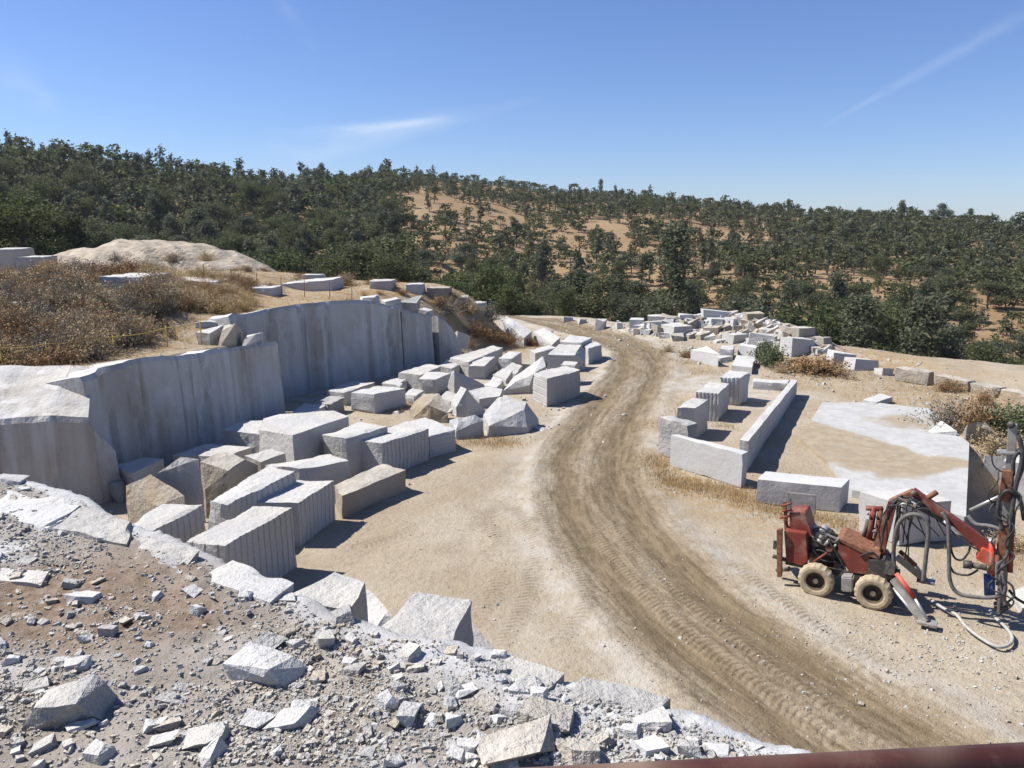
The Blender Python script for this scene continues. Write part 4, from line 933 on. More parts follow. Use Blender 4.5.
def floor_chips():
    r = np.random.default_rng(23); X, Y, S = [], [], []
    for (px, py, rad, n, s0) in [(925, 450, 2.6, 160, .05), (880, 415, 3.0, 160, .06), (690, 345, 7, 500, .10), (800, 360, 6, 420, .10), (600, 332, 6, 250, .09), (470, 400, 5, 350, .09), (540, 420, 2.5, 120, .06), (240, 480, 4, 220, .08), (880, 640, 2.2, 420, .035), (960, 660, 2.0, 420, .04), (940, 600, 1.6, 160, .04),
                                 (900, 380, 6, 260, .09), (980, 430, 4, 260, .09), (620, 700, 3, 260, .03), (480, 560, 5, 260, .03), (740, 560, 5, 260, .03), (700, 460, 3, 160, .04), (455, 345, 3, 130, .09), (520, 335, 4, 200, .1)]:
        c = P(px, py); X.append(c.x + r.normal(0, rad * .55, n)); Y.append(c.y + r.normal(0, rad * .55, n)); S.append(np.clip(r.lognormal(math.log(s0), .45, n), .015, .3))
    x, y, s = np.concatenate(X), np.concatenate(Y), np.concatenate(S); z = terrain(x, y)
    tag(link('stone_chips', gravel_mesh('stone_chips', np.stack([x, y, z + s * .1], 1), s, [M['granite'], M['granite_tan']], 6)), 'small stone chips scattered over the quarry floor and banks', 'stone chips', kind='stuff')
floor_chips()

# --- rubble pile beyond the bend
def rubble(label, x0, x1, y0, y1, yy, dep, mat='granite', seed=0, n=14, boxy=.8, group=None, name='rubble_rock', tilt=0.0, seat=True):
    """broken rock seen between columns x0..x1 and rows y0..y1 at distance yy"""
    if seat:
        yy = hit((x0 + x1) / 2, y1, 24).y
        if 626 < x0 < 836: yy = min(yy, float(np.interp(x0, [632, 750, 835], [57.0, 56.2, 51.0])))
    r = np.random.default_rng(seed); a, b = PY(x0, y1, yy), PY(x1, y1, yy); h = PY(x0, y0, yy).z - a.z; w = b.x - a.x
    pts = []
    for sx in (-1, 1):
        for sy in (-1, 1):
            for sz in (0, 1):
                pts.append((w / 2 * sx * r.uniform(boxy, 1), dep / 2 * sy * r.uniform(boxy, 1), h * (sz * r.uniform(boxy, 1) if sz else -.3) + tilt * sx * h * .4))
    me = hullmesh(name, pts, M[mat], 2, .05 * min(1, w), seed, 1.4)
    o = link(name, me, loc=((a.x + b.x) / 2, yy + dep / 2, a.z)); o.rotation_euler = (r.normal(0, .06), r.normal(0, .06), r.uniform(-.45, .45)); tag(o, label, 'rock', group); return o
for i, a in enumerate((
    ('lone pale boulder at the tree edge left of the rubble', 596, 606, 319, 331, 57, 1.0, 'granite_white'),
    ('small pale stone right of the lone boulder', 616, 623, 322.5, 329, 57, .7, 'granite_white'),
    ('white square block at the left end of the rubble pile', 630, 645, 318.5, 329, 57, 1.2, 'granite_white'),
    ('upper thin slab at the left of the rubble pile', 649, 666, 316, 322, 58, 1.4, 'granite'),
    ('lower long slab at the left of the rubble pile', 644, 667, 321.5, 329, 57, 1.2, 'granite_white'),
    ('blue grey wedge block with shaded right face in front of the rubble pile', 667, 690, 324.5, 338, 54, 1.7, 'granite'),
    ('white slab capping the left of the rubble pile', 679, 693, 314, 321.5, 57, 1.2, 'granite_white'),
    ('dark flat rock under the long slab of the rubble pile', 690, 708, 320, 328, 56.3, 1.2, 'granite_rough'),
    ('long thin pale slab on top of the rubble pile', 702, 742, 311, 318.5, 57.5, 1.0, 'granite_white'),
    ('white broken block in the middle of the rubble pile', 709, 730, 317.5, 328.5, 56, 1.3, 'granite_white'),
    ('grey rock right under the long thin slab', 728, 740, 318, 328, 56, 1.0, 'granite'),
    ('tan tilted slab at the top right of the rubble pile', 745, 766, 313, 322, 57, 1.2, 'granite_tan'),
    ('bright chunk low in the middle of the rubble pile', 705, 722, 326, 339, 54.5, 1.2, 'granite_tan'),
    ('grey low slab at the foot of the rubble pile', 726, 749, 334, 343, 52.5, 1.2, 'granite'),
    ('pale square ended block at the foot of the rubble pile', 751, 780, 334.5, 346, 51.5, 1.4, 'granite'),
    ('large pale slab at the right end of the rubble pile', 785, 815, 338, 356, 48.5, 1.5, 'granite_white'),
    ('tan pointed slab behind the large right slab of the pile', 794, 816, 328, 339, 50.5, 1.4, 'granite_tan'),
    ('rounded tan chunk right of the pointed slab', 818, 832, 338, 347, 50, 1.1, 'granite_tan'),
    ('yellowish rock in the middle right of the rubble pile', 782, 793, 327, 335, 53, 1.0, 'granite_tan'),
    ('thin white slab lying right of the large right slab', 812, 833, 348.5, 353, 48.2, .9, 'granite_white'),
    ('pale broad rock right of the brown tumbleweed', 833, 856, 353, 366, 47, 1.4, 'granite_white'),
    ('pale rock second to the right of the brown tumbleweed', 852, 880, 360, 371, 45, 1.4, 'granite_white'),
    ('small grey rock before the first edging block', 880, 893, 369, 376, 43, .9, 'granite'),
    ('pale stone beside the lone boulder at the tree line', 563, 574, 317, 322, 60.5, .8, 'granite_white'),
    ('small stone at the tree line left of the lone boulder', 578, 586, 319, 324, 60, .7, 'granite'))):
    rubble(a[0], a[1], a[2], a[3], a[4], a[5], a[6], a[7], 900 + i)
for i, (lab, a, b, y0, y1, yy, m_) in enumerate((('cracked rim stone at the top right of the highest cut face', 380, 400, 297, 309, 42.0, 'granite'), ('dark rim stone beside the cracked rim stone', 399, 420, 296, 312, 43.4, 'granite_rough'), ('rounded rim stone above the dark pillar', 416, 434, 305, 317, 44.8, 'granite'), ('pale lump of rock at the shrub end of the wall', 452, 467, 331, 346, 46.6, 'granite_white'), ('jagged stone on the rim left of the cracked rim stone', 356, 378, 296, 303, 40.5, 'granite_white'))):
    rubble(lab, a, b, y0, y1, yy, 1.3, m_, 1900 + i, boxy=.5, name='rim_stone', seat=False)
for i, (lab, a, b, y0, y1, yy, m_) in enumerate((('broken rock at the upper left corner of the highest cut face', 214, 240, 320, 345, 31.3, 'granite_tan'), ('pale rock left of the corner rock above the near face', 196, 217, 328, 344, 31.6, 'granite'), ('white rock lying on the near face rim below the corner rock', 236, 258, 334, 347, 31.2, 'granite_white'))):
    rubble(lab, a, b, y0, y1, yy, 1.4, m_, 1950 + i, boxy=.45, name='broken_stone', seat=False)
r3 = np.random.default_rng(77)
for i in range(270):
    u = r3.uniform(0, 1); px = 632 + u * 200 if i % 3 else r3.uniform(675, 800); top = np.interp(px, [632, 660, 690, 740, 770, 800, 835], [325, 320, 315, 314, 321, 332, 345]); bot = np.interp(px, [632, 690, 750, 800, 835], [334, 339, 344, 350, 356])
    py = top + (bot - top) * r3.uniform(0, 1); w = r3.uniform(4, 15); h = w * r3.uniform(.4, .8); yy = min(hit(px, py + h * .4, 40).y, np.interp(px, [632, 750, 835], [57.5, 56.5, 51.5]) + r3.uniform(-.5, .5))
    rubble('broken pale granite lump in the rubble pile beyond the road bend', px - w / 2, px + w / 2, py - h * .5, py + h * .5, yy, w / FPX * yy * .9, ('granite', 'granite_white', 'granite_tan', 'granite_tan')[i % 4], 1200 + i, boxy=.55, group='rubble pile lumps', tilt=r3.uniform(-.8, .8), seat=False)

# ------------------------------------------------------------------ trees
def leafquads(c, s, r, up=0.0):
    n = len(c); u = r.normal(size=(n, 3)); u /= np.linalg.norm(u, axis=1)[:, None]; w = r.normal(size=(n, 3)); w[:, 2] += up
    v = np.cross(u, w); v /= np.linalg.norm(v, axis=1)[:, None] + 1e-9
    s = s[:, None]; return np.stack([c - u * s - v * s * .5, c + u * s * .2 - v * s * .6, c + u * s + v * s * .5, c - u * s * .2 + v * s * .6], 1)
def tubeverts(path, rad, k=6):
    path = np.array(path, float); V = []; n = len(path)
    for i in range(n):
        d = path[min(i + 1, n - 1)] - path[max(i - 1, 0)]; d /= np.linalg.norm(d) + 1e-9
        a = np.cross(d, (0.31, 0.95, 0.05)); a /= np.linalg.norm(a) + 1e-9; b = np.cross(d, a)
        for j in range(k):
            th = 2 * math.pi * j / k; V.append(path[i] + rad[i] * (math.cos(th) * a + math.sin(th) * b))
    F = [(i * k + j, i * k + (j + 1) % k, (i + 1) * k + (j + 1) % k, (i + 1) * k + j) for i in range(n - 1) for j in range(k)]
    return np.array(V), np.array(F)
def tree_geo(kind, seed, nleaf, lsize):
    """unit tree (height 1): returns trunk (V,F) and crown V(n,4,3)"""
    r = np.random.default_rng(seed); TV, TF, off = [], [], 0
    def add(path, rad, k=6):
        nonlocal off
        v, f = tubeverts(path, rad, k); TV.append(v); TF.append(f + off); off += len(v)
    lean = r.normal(0, .05, 2)
    if kind == 'oak': nc, hb, spread, rc = 14, .14, .36, .15
    elif kind == 'live': nc, hb, spread, rc = 17, .04, .38, .17
    else: nc, hb, spread, rc = 16, .14, .18, .088
    cl = []
    for i in range(nc):
        if kind == 'pine':
            h = hb + (1 - hb - .05) * (i + r.uniform(0, 1)) / nc; rr = spread * (1.05 - .75 * (h - hb) / (1 - hb)) * r.uniform(.2, 1)
        else:
            h = hb + (.92 - hb) * r.uniform(.08, 1); q = (h - hb) / (.92 - hb); rr = spread * math.sqrt(max(.06, 1 - (1.55 * q - .62) ** 2)) * r.uniform(.25, 1.0)
        a = r.uniform(0, 6.28); cl.append((rr * math.cos(a) + lean[0] * h, rr * math.sin(a) + lean[1] * h, h, rc * r.uniform(.65, 1.25)))
    ht = .72 if kind != 'pine' else .96
    tp = [(lean[0] * h + .012 * math.sin(9 * h + seed), lean[1] * h + .012 * math.cos(7 * h), h) for h in np.linspace(-.06, ht, 7)]
    add(tp, np.linspace(.032 if kind != 'pine' else .022, .006, 7))
    for c in cl[:10]:
        h0 = max(.12, c[2] * r.uniform(.45, .75)); b = (lean[0] * h0, lean[1] * h0, h0); m = tuple((p + q) / 2 + d for p, q, d in zip(b, c[:3], (0, 0, -.02)))
        add([b, m, c[:3]], [.014, .010, .004], 5)
    w = np.array([c[3] ** 2 for c in cl]); w /= w.sum(); pick = r.choice(nc, nleaf, p=w); C = np.array(cl)[pick]
    d = r.normal(size=(nleaf, 3)); d /= np.linalg.norm(d, axis=1)[:, None]; rad = r.uniform(0, 1, nleaf) ** (.45)
    ctr = C[:, :3] + d * (C[:, 3] * rad)[:, None] * np.array([1.15, 1.15, .8])
    ctr += .02 * r.normal(size=ctr.shape)
    return np.concatenate(TV), np.concatenate(TF), leafquads(ctr, lsize * r.uniform(.6, 1.3, nleaf), r)
def q2mesh(name, Q, mats):
    return mesh_np(name, Q.reshape(-1, 3), np.arange(len(Q) * 4).reshape(-1, 4), mats=mats)
KINDS = [('oak', 'leaf_oak'), ('oak', 'leaf_oak'), ('live', 'leaf_live'), ('live', 'leaf_live'), ('live', 'leaf_oak'), ('pine', 'leaf_pine'), ('pine', 'leaf_pine'), ('oak', 'leaf_pine')]
TPROTO = []; TFAR = []
for i, (k, lm) in enumerate(KINDS):
    tv, tf, q = tree_geo(k, 40 + i, {'oak': 4200, 'live': 5200, 'pine': 2900}[k], {'oak': .0175, 'live': .0175, 'pine': .0155}[k])
    TPROTO.append((mesh_np('trunk', tv, tf, mats=[M['bark']]), q2mesh('crown', q, [M[lm]])))
    tv, tf, q = tree_geo(k, 40 + i, {'oak': 230, 'live': 250, 'pine': 190}[k], {'oak': .058, 'live': .06, 'pine': .046}[k])
    TFAR.append((q, i))
def forest():
    r = np.random.default_rng(31); cand = []
    N = 60000; X = r.uniform(-330, 330, N); Y = r.uniform(60, 430, N)
    ey = edge_y(X); R, zr = ridge(X, Y); t = (Y - ey - 24) / np.maximum(R - ey - 24, 30); px = 512 + FPX * X / Y
    near = Y - ey
    ok = (near > 5) & (t < 1.10) & (px > -130) & (px < 1150)
    left = sstep(470, 330, px); right = sstep(720, 860, px); mid = 1 - np.maximum(left, right)
    dl = np.where(t < .6, .95, .85); dm = np.where(t < .10, .5, np.where(t < .28, .40, .27)); dr_ = np.where(t < .35, .75, .85)
    den = left * dl + right * dr_ + mid * dm
    cl = fbm2(X, Y, .017, 3, 101)
    den = den * np.where(left > .6, np.clip(1.1 + 1.0 * cl, .35, 1.4), np.clip(.9 + 2.6 * cl, .05, 1.35)) + (near < 22) * .13 * (1 - .75 * right * (near > 12))
    den = np.where((t > .93) & (t < 1.06), np.maximum(den, .5), den)
    ok &= r.uniform(0, 1, N) < den * .62
    idx = np.nonzero(ok)[0]; cell = {}; keep = []
    for i in idx:
        md = 3.6 if (left[i] > .4 or t[i] < .1) else r.uniform(2.2, 4.2)
        k = (int(X[i] // 6), int(Y[i] // 6)); bad = False
        for a in (-1, 0, 1):
            for b in (-1, 0, 1):
                for j in cell.get((k[0] + a, k[1] + b), ()):
                    if (X[i] - X[j]) ** 2 + (Y[i] - Y[j]) ** 2 < md * md: bad = True; break
        if bad: continue
        cell.setdefault(k, []).append(i); keep.append(i)
    keep = np.array(keep); Z = terrain(X[keep], Y[keep]); out = []
    for n, i in enumerate(keep):
        low = t[i] < .22; u = r.uniform()
        if left[i] > .5: kd = r.choice([2, 3, 4, 5, 6, 0, 7], p=[.17, .17, .16, .17, .13, .1, .1])
        elif low: kd = r.choice([2, 3, 4, 5, 6, 0, 7], p=[.16, .16, .16, .16, .12, .12, .12])
        else: kd = r.choice([0, 1, 7, 4, 5, 6], p=[.28, .26, .16, .14, .08, .08])
        h = {'oak': 6.6, 'live': 6.4, 'pine': 8.8}[KINDS[kd][0]] * float(np.clip(r.normal(1, .27), .5, 1.6))
        if low and left[i] < .5: h *= .85
        if left[i] < .5: h *= .88 if low else .62
        else: h *= .92
        if r.uniform() < .2: h *= .55; kd = int(r.choice([2, 3, 4]))
        out.append((X[i], Y[i], Z[n] - .15, h, kd, px[i], t[i]))
    return out
trees = forest()
LAND = [(-200, 50, 'the leftmost bench blocks'), (50, 130, 'the left dome half'), (130, 230, 'the right dome half'), (230, 300, 'the thin pale ledge stone'), (300, 370, 'the long low ledge stone'), (370, 425, 'the first bench blocks'), (425, 490, 'the long tan bench block'), (490, 545, 'the top of the ramp'),
        (545, 620, 'the lone pale boulder'), (620, 680, 'the rubble pile\'s left end'), (680, 745, 'the rubble pile\'s middle'), (745, 800, 'the rubble pile\'s right end'), (800, 870, 'the brown tumbleweed'), (870, 935, 'the first edging block'), (935, 985, 'the second edging block'), (985, 1400, 'the drill mast')]
def zone(px, t):
    lm = [c for a, b, c in LAND if a <= px < b][0]
    return ('standing close behind ' if t < .12 else 'low on the slope above ' if t < .4 else 'high on the slope above ' if t < .88 else 'on the skyline above ') + lm
KNAME = {'oak': ('oak_tree', 'open grey green oak', 'oaks'), 'live': ('live_oak_tree', 'dense dark round tree', 'dense round trees'), 'pine': ('pine_tree', 'slim feathery pine', 'pines')}
def plant_tree(x, y, z, h, kd, label, group, wide=1.0, rz=None):
    nm = KNAME[KINDS[kd][0]][0]
    o = empty(nm, (x, y, z), random.uniform(0, 6.28) if rz is None else rz); w = h * wide; o.scale = (w, w, h)
    a = link('trunk', TPROTO[kd][0], o); b = link('crown', TPROTO[kd][1], o)
    return tag(o, label, 'tree', group)
SPECIAL = [(575, 266, 84, 5, 9.5, 'big grey green pine standing behind the lone pale boulder', 1.5), (742, 276, 82, 7, 9.5, 'broad pale crowned tree rising behind the long thin rubble slab', .95), (652, 292, 84, 4, 8.0, 'dark bushy tree behind the left end of the rubble pile', 1.15),
           (868, 280, 72, 3, 8.0, 'dark rounded tree behind the first edging blocks on the right', 1.2), (925, 290, 66, 5, 8.0, 'feathery tree above the weathered edging blocks', 1.3), (97, 138, 232, 5, 9.5, 'tall pine standing out of the skyline on the left', 1.0), (137, 152, 236, 6, 9.0, 'open topped pine on the left skyline, right of the tallest one', 1.2),
           (902, 200, 268, 6, 8.5, 'spindly pine on the right skyline, left of the flat topped one', 1.1), (945, 206, 262, 7, 8.0, 'flat topped thin tree on the right skyline', 1.0), (972, 212, 255, 5, 7.5, 'leaning pine on the right skyline, right of the flat topped one', 1.0), (601, 184, 380, 5, 9.5, 'lone pointed tree above the middle of the skyline', .9),
           (500, 268, 84, 2, 7.5, 'dense green tree above the end of the bench', 1.2), (690, 292, 80, 5, 7.5, 'thin branched grey tree behind the blue grey wedge block', 1.1), (815, 298, 74, 2, 7.0, 'dark green tree behind the pointed slab of the rubble pile', 1.2), (322, 176, 320, 5, 11, 'spiky pine above the skyline left of the bare hilltop', .8), (200, 240, 78, 3, 7.5, 'dark round tree directly behind the granite dome', 1.2)]
for (px, ptop, yy, kd, h, lab, wide) in SPECIAL:
    p = PY(px, ptop, yy); g = tz(p.x, yy); h = max(4.5, min(p.z - g, 10.5)) if yy < 100 else h
    plant_tree(p.x, yy, min(g - .1, p.z - h + 1.5) if yy < 100 else g - .1, h, kd, lab, None, wide)
vis = [(T[3] / T[1] * (1.0 if -15 < T[5] < 1040 else 0.0) * (1.6 if KINDS[T[4]][0] != 'pine' else 1.0), i) for i, T in enumerate(trees)]
vis.sort(reverse=True); single = set(i for _, i in vis[:280])
bins = {}
for i in single: bins.setdefault((KINDS[trees[i][4]][0], zone(trees[i][5], trees[i][6])), []).append(i)
for (kk, zn), ids in sorted(bins.items()):
    ids.sort(key=lambda i: trees[i][5])
    for n_, i in enumerate(ids):
        x, y, z, h, kd, px, t = trees[i]; nm, desc, pl = KNAME[kk]
        o_ = [''] if len(ids) == 1 else ['left ', 'right '] if len(ids) == 2 else ['left ', 'middle ', 'right '] if len(ids) == 3 else ['leftmost '] + [''] * (len(ids) - 2) + ['rightmost ']
        plant_tree(x, y, z, h, kd, o_[n_] + desc + ' ' + zn, pl + ' ' + zn, random.uniform(1.1, 1.5) if kk != 'pine' else random.uniform(1.0, 1.4))
def far_forest():
    r = np.random.default_rng(3); per = {}; TVs, TFs, off = [], [], 0
    mats = ['leaf_oak', 'leaf_live', 'leaf_pine']; Q, MI = [], []
    for i, (x, y, z, h, kd, px, t) in enumerate(trees):
        if i in single: continue
        q = TFAR[kd][0]; a = r.uniform(0, 6.28); c, s = math.cos(a), math.sin(a); w = h * (r.uniform(1.1, 1.65) if kd < 5 or kd == 7 else r.uniform(1.0, 1.4))
        P4 = np.stack([(q[..., 0] * c - q[..., 1] * s) * w + x, (q[..., 0] * s + q[..., 1] * c) * w + y, q[..., 2] * h + z], -1)
        Q.append(P4); MI.append(np.full(len(q), mats.index(KINDS[kd][1])))
        v, f = tubeverts([(x, y, z - .3), (x + .02 * h, y, z + h * .3), (x, y, z + h * .7)], [.03 * h, .024 * h, .01 * h], 4)
        TVs.append(v); TFs.append(f + off); off += len(v)
    Q = np.concatenate(Q); MI = np.concatenate(MI); nq = len(Q)
    V = np.concatenate([Q.reshape(-1, 3)] + TVs); F = np.concatenate([np.arange(nq * 4).reshape(-1, 4), np.concatenate(TFs) + nq * 4])
    me = mesh_np('far_woodland', V, F, mats=[M[m] for m in mats] + [M['bark']], matidx=np.concatenate([MI, np.full(len(F) - nq, 3)]))
    tag(link('far_woodland', me), 'distant oaks and pines covering the hill up to the skyline', 'woodland', kind='stuff')
far_forest()

# ------------------------------------------------------------------ shrubs and dry grass
def shrub_geo(seed, nst, nleaf, ls, droop=.3, width=1.0):
    """unit shrub, height 1, radius about .6"""
    r = np.random.default_rng(seed); Q = []; tips = []
    for i in range(nst):
        a = r.uniform(0, 6.28); e = r.uniform(.25, 1.45); L = r.uniform(.55, 1.0); d = np.array([math.cos(a) * math.cos(e) * width, math.sin(a) * math.cos(e) * width, math.sin(e)])
        b = np.array([r.normal(0, .1), r.normal(0, .1), 0]); p = [b]; side = np.cross(d, r.normal(size=3)); side /= np.linalg.norm(side); wd = .011
        for k in range(1, 5):
            p.append(b + d * L * k / 4 + np.array([0, 0, -droop * (k / 4) ** 2 * L * .5]) + r.normal(0, .02, 3))
        for k in range(4):
            w0, w1 = wd * (1 - k / 4.5), wd * (1 - (k + 1) / 4.5); Q.append([p[k] - side * w0, p[k] + side * w0, p[k + 1] + side * w1, p[k + 1] - side * w1])
        for _ in range(max(1, nleaf // nst)):
            k = r.uniform(1.2, 4); j = int(min(k, 3)); tips.append(p[j] + (p[j + 1] - p[j]) * (k - j) + r.normal(0, .055, 3))
    Q = np.array(Q); tips = np.array(tips); tips[:, 2] = np.maximum(tips[:, 2], .01)
    return np.concatenate([Q, leafquads(tips, ls * r.uniform(.5, 1.4, len(tips)), r, 0)])
SH = {}
for j, (k, mt, nl, ls) in enumerate((('brown', 'dry_brown', 2200, .026), ('tan', 'dry_tan', 1900, .025), ('grey', 'dry_grey', 1500, .02), ('gold', 'dry_gold', 1300, .018), ('green', 'shrub_green', 2600, .032), ('tumble', 'dry_brown', 4200, .034))):
    SH[k] = [q2mesh('shrub', shrub_geo(500 + j * 3 + i, 90 if k != 'tumble' else 170, nl, ls, .25 if k != 'tumble' else .7, 1.0 if k != 'tumble' else 1.3), [M[mt]]) for i in range(2)]
def shrub(k, x, y, h, w, label, group=None, z=None, name='dry_shrub'):
    o = link(name, SH[k][random.randrange(2)], loc=(x, y, (tz(x, y) if z is None else z) - .05 * h)); o.scale = (w, w, h); o.rotation_euler = (0, 0, random.uniform(0, 6.28))
    return tag(o, label, 'shrub', group)
for (k, px, py, h, w, lab) in (('tumble', 815, 371, 1.5, 2.2, 'big round brown tumbleweed bush beside the rubble pile'), ('green', 772, 366, 1.7, 1.6, 'grey green shrub right of the stepped block'), ('green', 766, 358, 1.5, 1.3, 'smaller grey green shrub behind the stepped block'), ('tan', 781, 372, .8, .9, 'pale dry tuft at the foot of the grey green shrub'),
                              ('grey', 945, 428, 2.0, 2.0, 'bare grey bush behind the bedrock platform'), ('brown', 975, 432, 2.0, 1.5, 'dark tangled bush right of the bare grey bush'), ('green', 994, 432, 1.6, 1.5, 'green shrub right of the dark tangled bush'), ('green', 1018, 428, 1.5, 1.6, 'green shrub at the right edge behind the drill mast'), ('tan', 1000, 447, 1.2, 1.5, 'straw coloured shrub below the green shrub'),
                              ('brown', 948, 390, .9, 1.2, 'brown weeds in front of the second edging block'), ('brown', 985, 402, 1.0, .8, 'brown weeds in front of the third edging block'), ('tan', 668, 352, .6, .8, 'small straw tuft left of the low white slab'), ('brown', 686, 357, .7, .9, 'rust coloured tuft at the low white slab'), ('tan', 1012, 545, .6, .9, 'dry grass clump right of the drill mast')):
    p = P(px, py); shrub(k, p.x, p.y, h, w, lab)
for (k, px, py, z, h, w, lab) in (('grey', 447, 313, 3.0, 1.5, 1.7, 'grey rounded bush above the end of the cut wall'), ('grey', 490, 319, 1.9, 1.7, 2.0, 'broad grey bush on the ramp'), ('tan', 470, 312, 2.6, 1.3, 1.6, 'straw bush on the ramp between the grey bushes'), ('brown', 478, 335, 1.2, 1.3, 1.7, 'dark brown bush low on the ramp'), ('brown', 508, 343, .6, 1.2, 1.5, 'brown bush behind the long narrow block'), ('gold', 470, 345, .6, 1.0, 1.2, 'yellow green tuft at the end of the cut wall'),
                                 ('brown', 492, 340, .9, 1.1, 1.4, 'brown bush in the middle of the ramp'), ('tan', 516, 338, .8, 1.0, 1.2, 'straw tuft under the leaning bank slab'), ('brown', 530, 345, .4, .9, 1.1, 'dark tuft under the tilted pale block'), ('tan', 455, 300, 3.9, .9, 1.2, 'straw tuft before the white bench block'), ('brown', 440, 305, 3.6, .9, 1.2, 'brown tuft before the long tan bench block'), ('tan', 345, 285, 4.2, 1.3, 1.4, 'straw bush at the right end of the long low ledge stone')):
    p = hit(px, py + 1, 24); shrub(k, p.x, p.y, h, w, lab)
r4 = random.Random(8); n = 0
for _ in range(4000):
    if n >= 290: break
    px, yy = r4.uniform(-60, 250), r4.uniform(25.5, 45); x = (px - 512) / FPX * yy
    if float(sd_poly(np.array([x]), np.array([yy]), BENCH)[0]) < (2.3 if px < 190 else 1.3) + r4.uniform(0, 1): continue
    if px > 190 and r4.random() < .3: continue
    if 88 < px < 152 and 35.5 < yy < 43: continue
    if px < 45 and yy > 42: continue
    k = r4.choice(['brown', 'grey', 'tan', 'grey', 'tan', 'grey', 'brown', 'tan']) if px < 170 else r4.choice(['tan', 'gold', 'tan', 'brown'])
    s = 1.0 if px < 170 else .7
    shrub(k, x, yy, r4.uniform(.9, 1.7) * s, r4.uniform(1.1, 1.9) * s, {'brown': 'rust brown dry bush in the brush thicket on the left bench', 'tan': 'straw coloured dry bush in the brush thicket on the left bench', 'grey': 'bare grey twiggy bush in the brush thicket on the left bench', 'gold': 'golden dry bush in the brush thicket on the left bench'}[k], k + ' bushes of the thicket'); n += 1
for i in range(46):
    px, yy = r4.uniform(190, 470), r4.uniform(40, 57); x = (px - 512) / FPX * yy
    if float(sd_poly(np.array([x]), np.array([yy]), BENCH)[0]) < 1.2: continue
    k = r4.choice(['tan', 'gold', 'gold', 'brown']); shrub(k, x, yy, r4.uniform(.3, .7), r4.uniform(.5, 1.0), 'low dry tuft on the open bench above the highest cut face', 'tufts on the open bench', name='dry_tuft')
for i, (px, yy) in enumerate(((120, 52), (175, 53), (178, 50.5), (160, 49), (135, 53), (210, 52), (60, 51), (20, 47), (150, 60), (110, 47))):
    x = (px - 512) / FPX * yy; shrub(('grey', 'tan')[i % 2], x, yy, .9, 1.2, 'grey straw bush growing around the granite dome', 'bushes around the dome', z=tz(x, yy) + (.6 if yy > 50 and px > 80 else 0))
def dry_grass():
    r = np.random.default_rng(44); X, Y, H = [], [], []
    def patch(px, py, rad, n, h): c = P(px, py); X.append(c.x + r.normal(0, rad * .5, n)); Y.append(c.y + r.normal(0, rad * .5, n)); H.append(r.uniform(.4, 1.2, n) * h)
    def strip(a, b, wid, n, h):
        a, b = P(*a), P(*b); u = r.uniform(0, 1, n); X.append(a.x + (b.x - a.x) * u + r.normal(0, wid, n)); Y.append(a.y + (b.y - a.y) * u + r.normal(0, wid, n)); H.append(r.uniform(.4, 1.2, n) * h)
    strip((652, 455), (672, 480), .35, 1300, .22); strip((668, 480), (740, 492), .4, 2600, .2); strip((740, 492), (800, 515), .5, 2200, .2); strip((800, 512), (860, 525), .35, 1000, .18); strip((650, 430), (690, 402), .3, 700, .18)
    for a in ((395, 405, 1.3, 900, .2), (500, 442, .8, 600, .22), (470, 441, .9, 400, .2), (705, 372, 1.3, 500, .18), (690, 362, 1.2, 500, .2), (860, 372, 4, 1300, .25), (940, 396, 4, 1300, .25), (990, 415, 4, 1200, .3), (800, 380, 2.5, 500, .2), (1012, 555, 1.2, 500, .2), (725, 425, .6, 300, .15), (1000, 440, 3, 700, .3), (520, 345, 3, 900, .3), (410, 408, 1, 300, .2)): patch(*a)
    n = 9000; px = r.uniform(-60, 480, n); yy = r.uniform(24, 60, n); x = (px - 512) / FPX * yy; k = sd_poly(x, yy, BENCH) > .7
    X.append(x[k]); Y.append(yy[k]); H.append(r.uniform(.15, .5, k.sum()))
    x, y, h = np.concatenate(X), np.concatenate(Y), np.concatenate(H); z = terrain(x, y); n = len(x); a = r.uniform(0, 6.28, n); w = .006 + .006 * r.uniform(0, 1, n); h = h * .72
    dx, dy = np.cos(a) * w, np.sin(a) * w; lx, ly = r.normal(0, .35, n) * h, r.normal(0, .35, n) * h
    V = np.stack([np.stack([x - dx, y - dy, z - .02], 1), np.stack([x + dx, y + dy, z - .02], 1), np.stack([x + lx, y + ly, z + h], 1)], 1).reshape(-1, 3)
    me = mesh_np('dry_grass', V, tris=np.arange(n * 3).reshape(-1, 3), mats=[M['dry_gold'], M['dry_tan']], matidx=r.integers(0, 2, n))
    tag(link('dry_grass', me), 'sparse golden dry grass along the stones and over the bench', 'grass', kind='stuff')
dry_grass()

# ------------------------------------------------------------------ drill rig
G1, G2 = P(815, 592.5), P(872, 605.5)
EX = (G2 - G1).normalized(); EY = Vector((-EX.y, EX.x, 0)); RIG_A = math.atan2(EX.y, EX.x)
rig = empty('drill_rig', (G1.x, G1.y, 0), RIG_A)
tag(rig, 'rusty red wheeled rock drill rig with bent boom, hoses and upright mast', 'drill rig')
def L(px, py, off=0.0):
    """pixel on the upright plane through the rig's near wheels, moved off metres away -> rig coordinates"""
    d = pix_dir(px, py); o = Vector((0, 0, CAMH)) - G1
    t = (off - o.dot(EY)) / d.dot(EY); p = o + d * t
    return Vector((p.dot(EX), off, p.z))
def bm_obj(name, bm, mat, parent, bevel=0.0, smooth=False):
    if bevel: bmesh.ops.bevel(bm, geom=bm.edges[:], offset=bevel, segments=2, affect='EDGES', clamp_overlap=True)
    bmesh.ops.recalc_face_normals(bm, faces=bm.faces[:])
    me = bpy.data.meshes.new(name); bm.to_mesh(me); bm.free(); me.materials.append(M[mat])
    me.polygons.foreach_set('use_smooth', np.full(len(me.polygons), smooth))
    return link(name, me, parent)
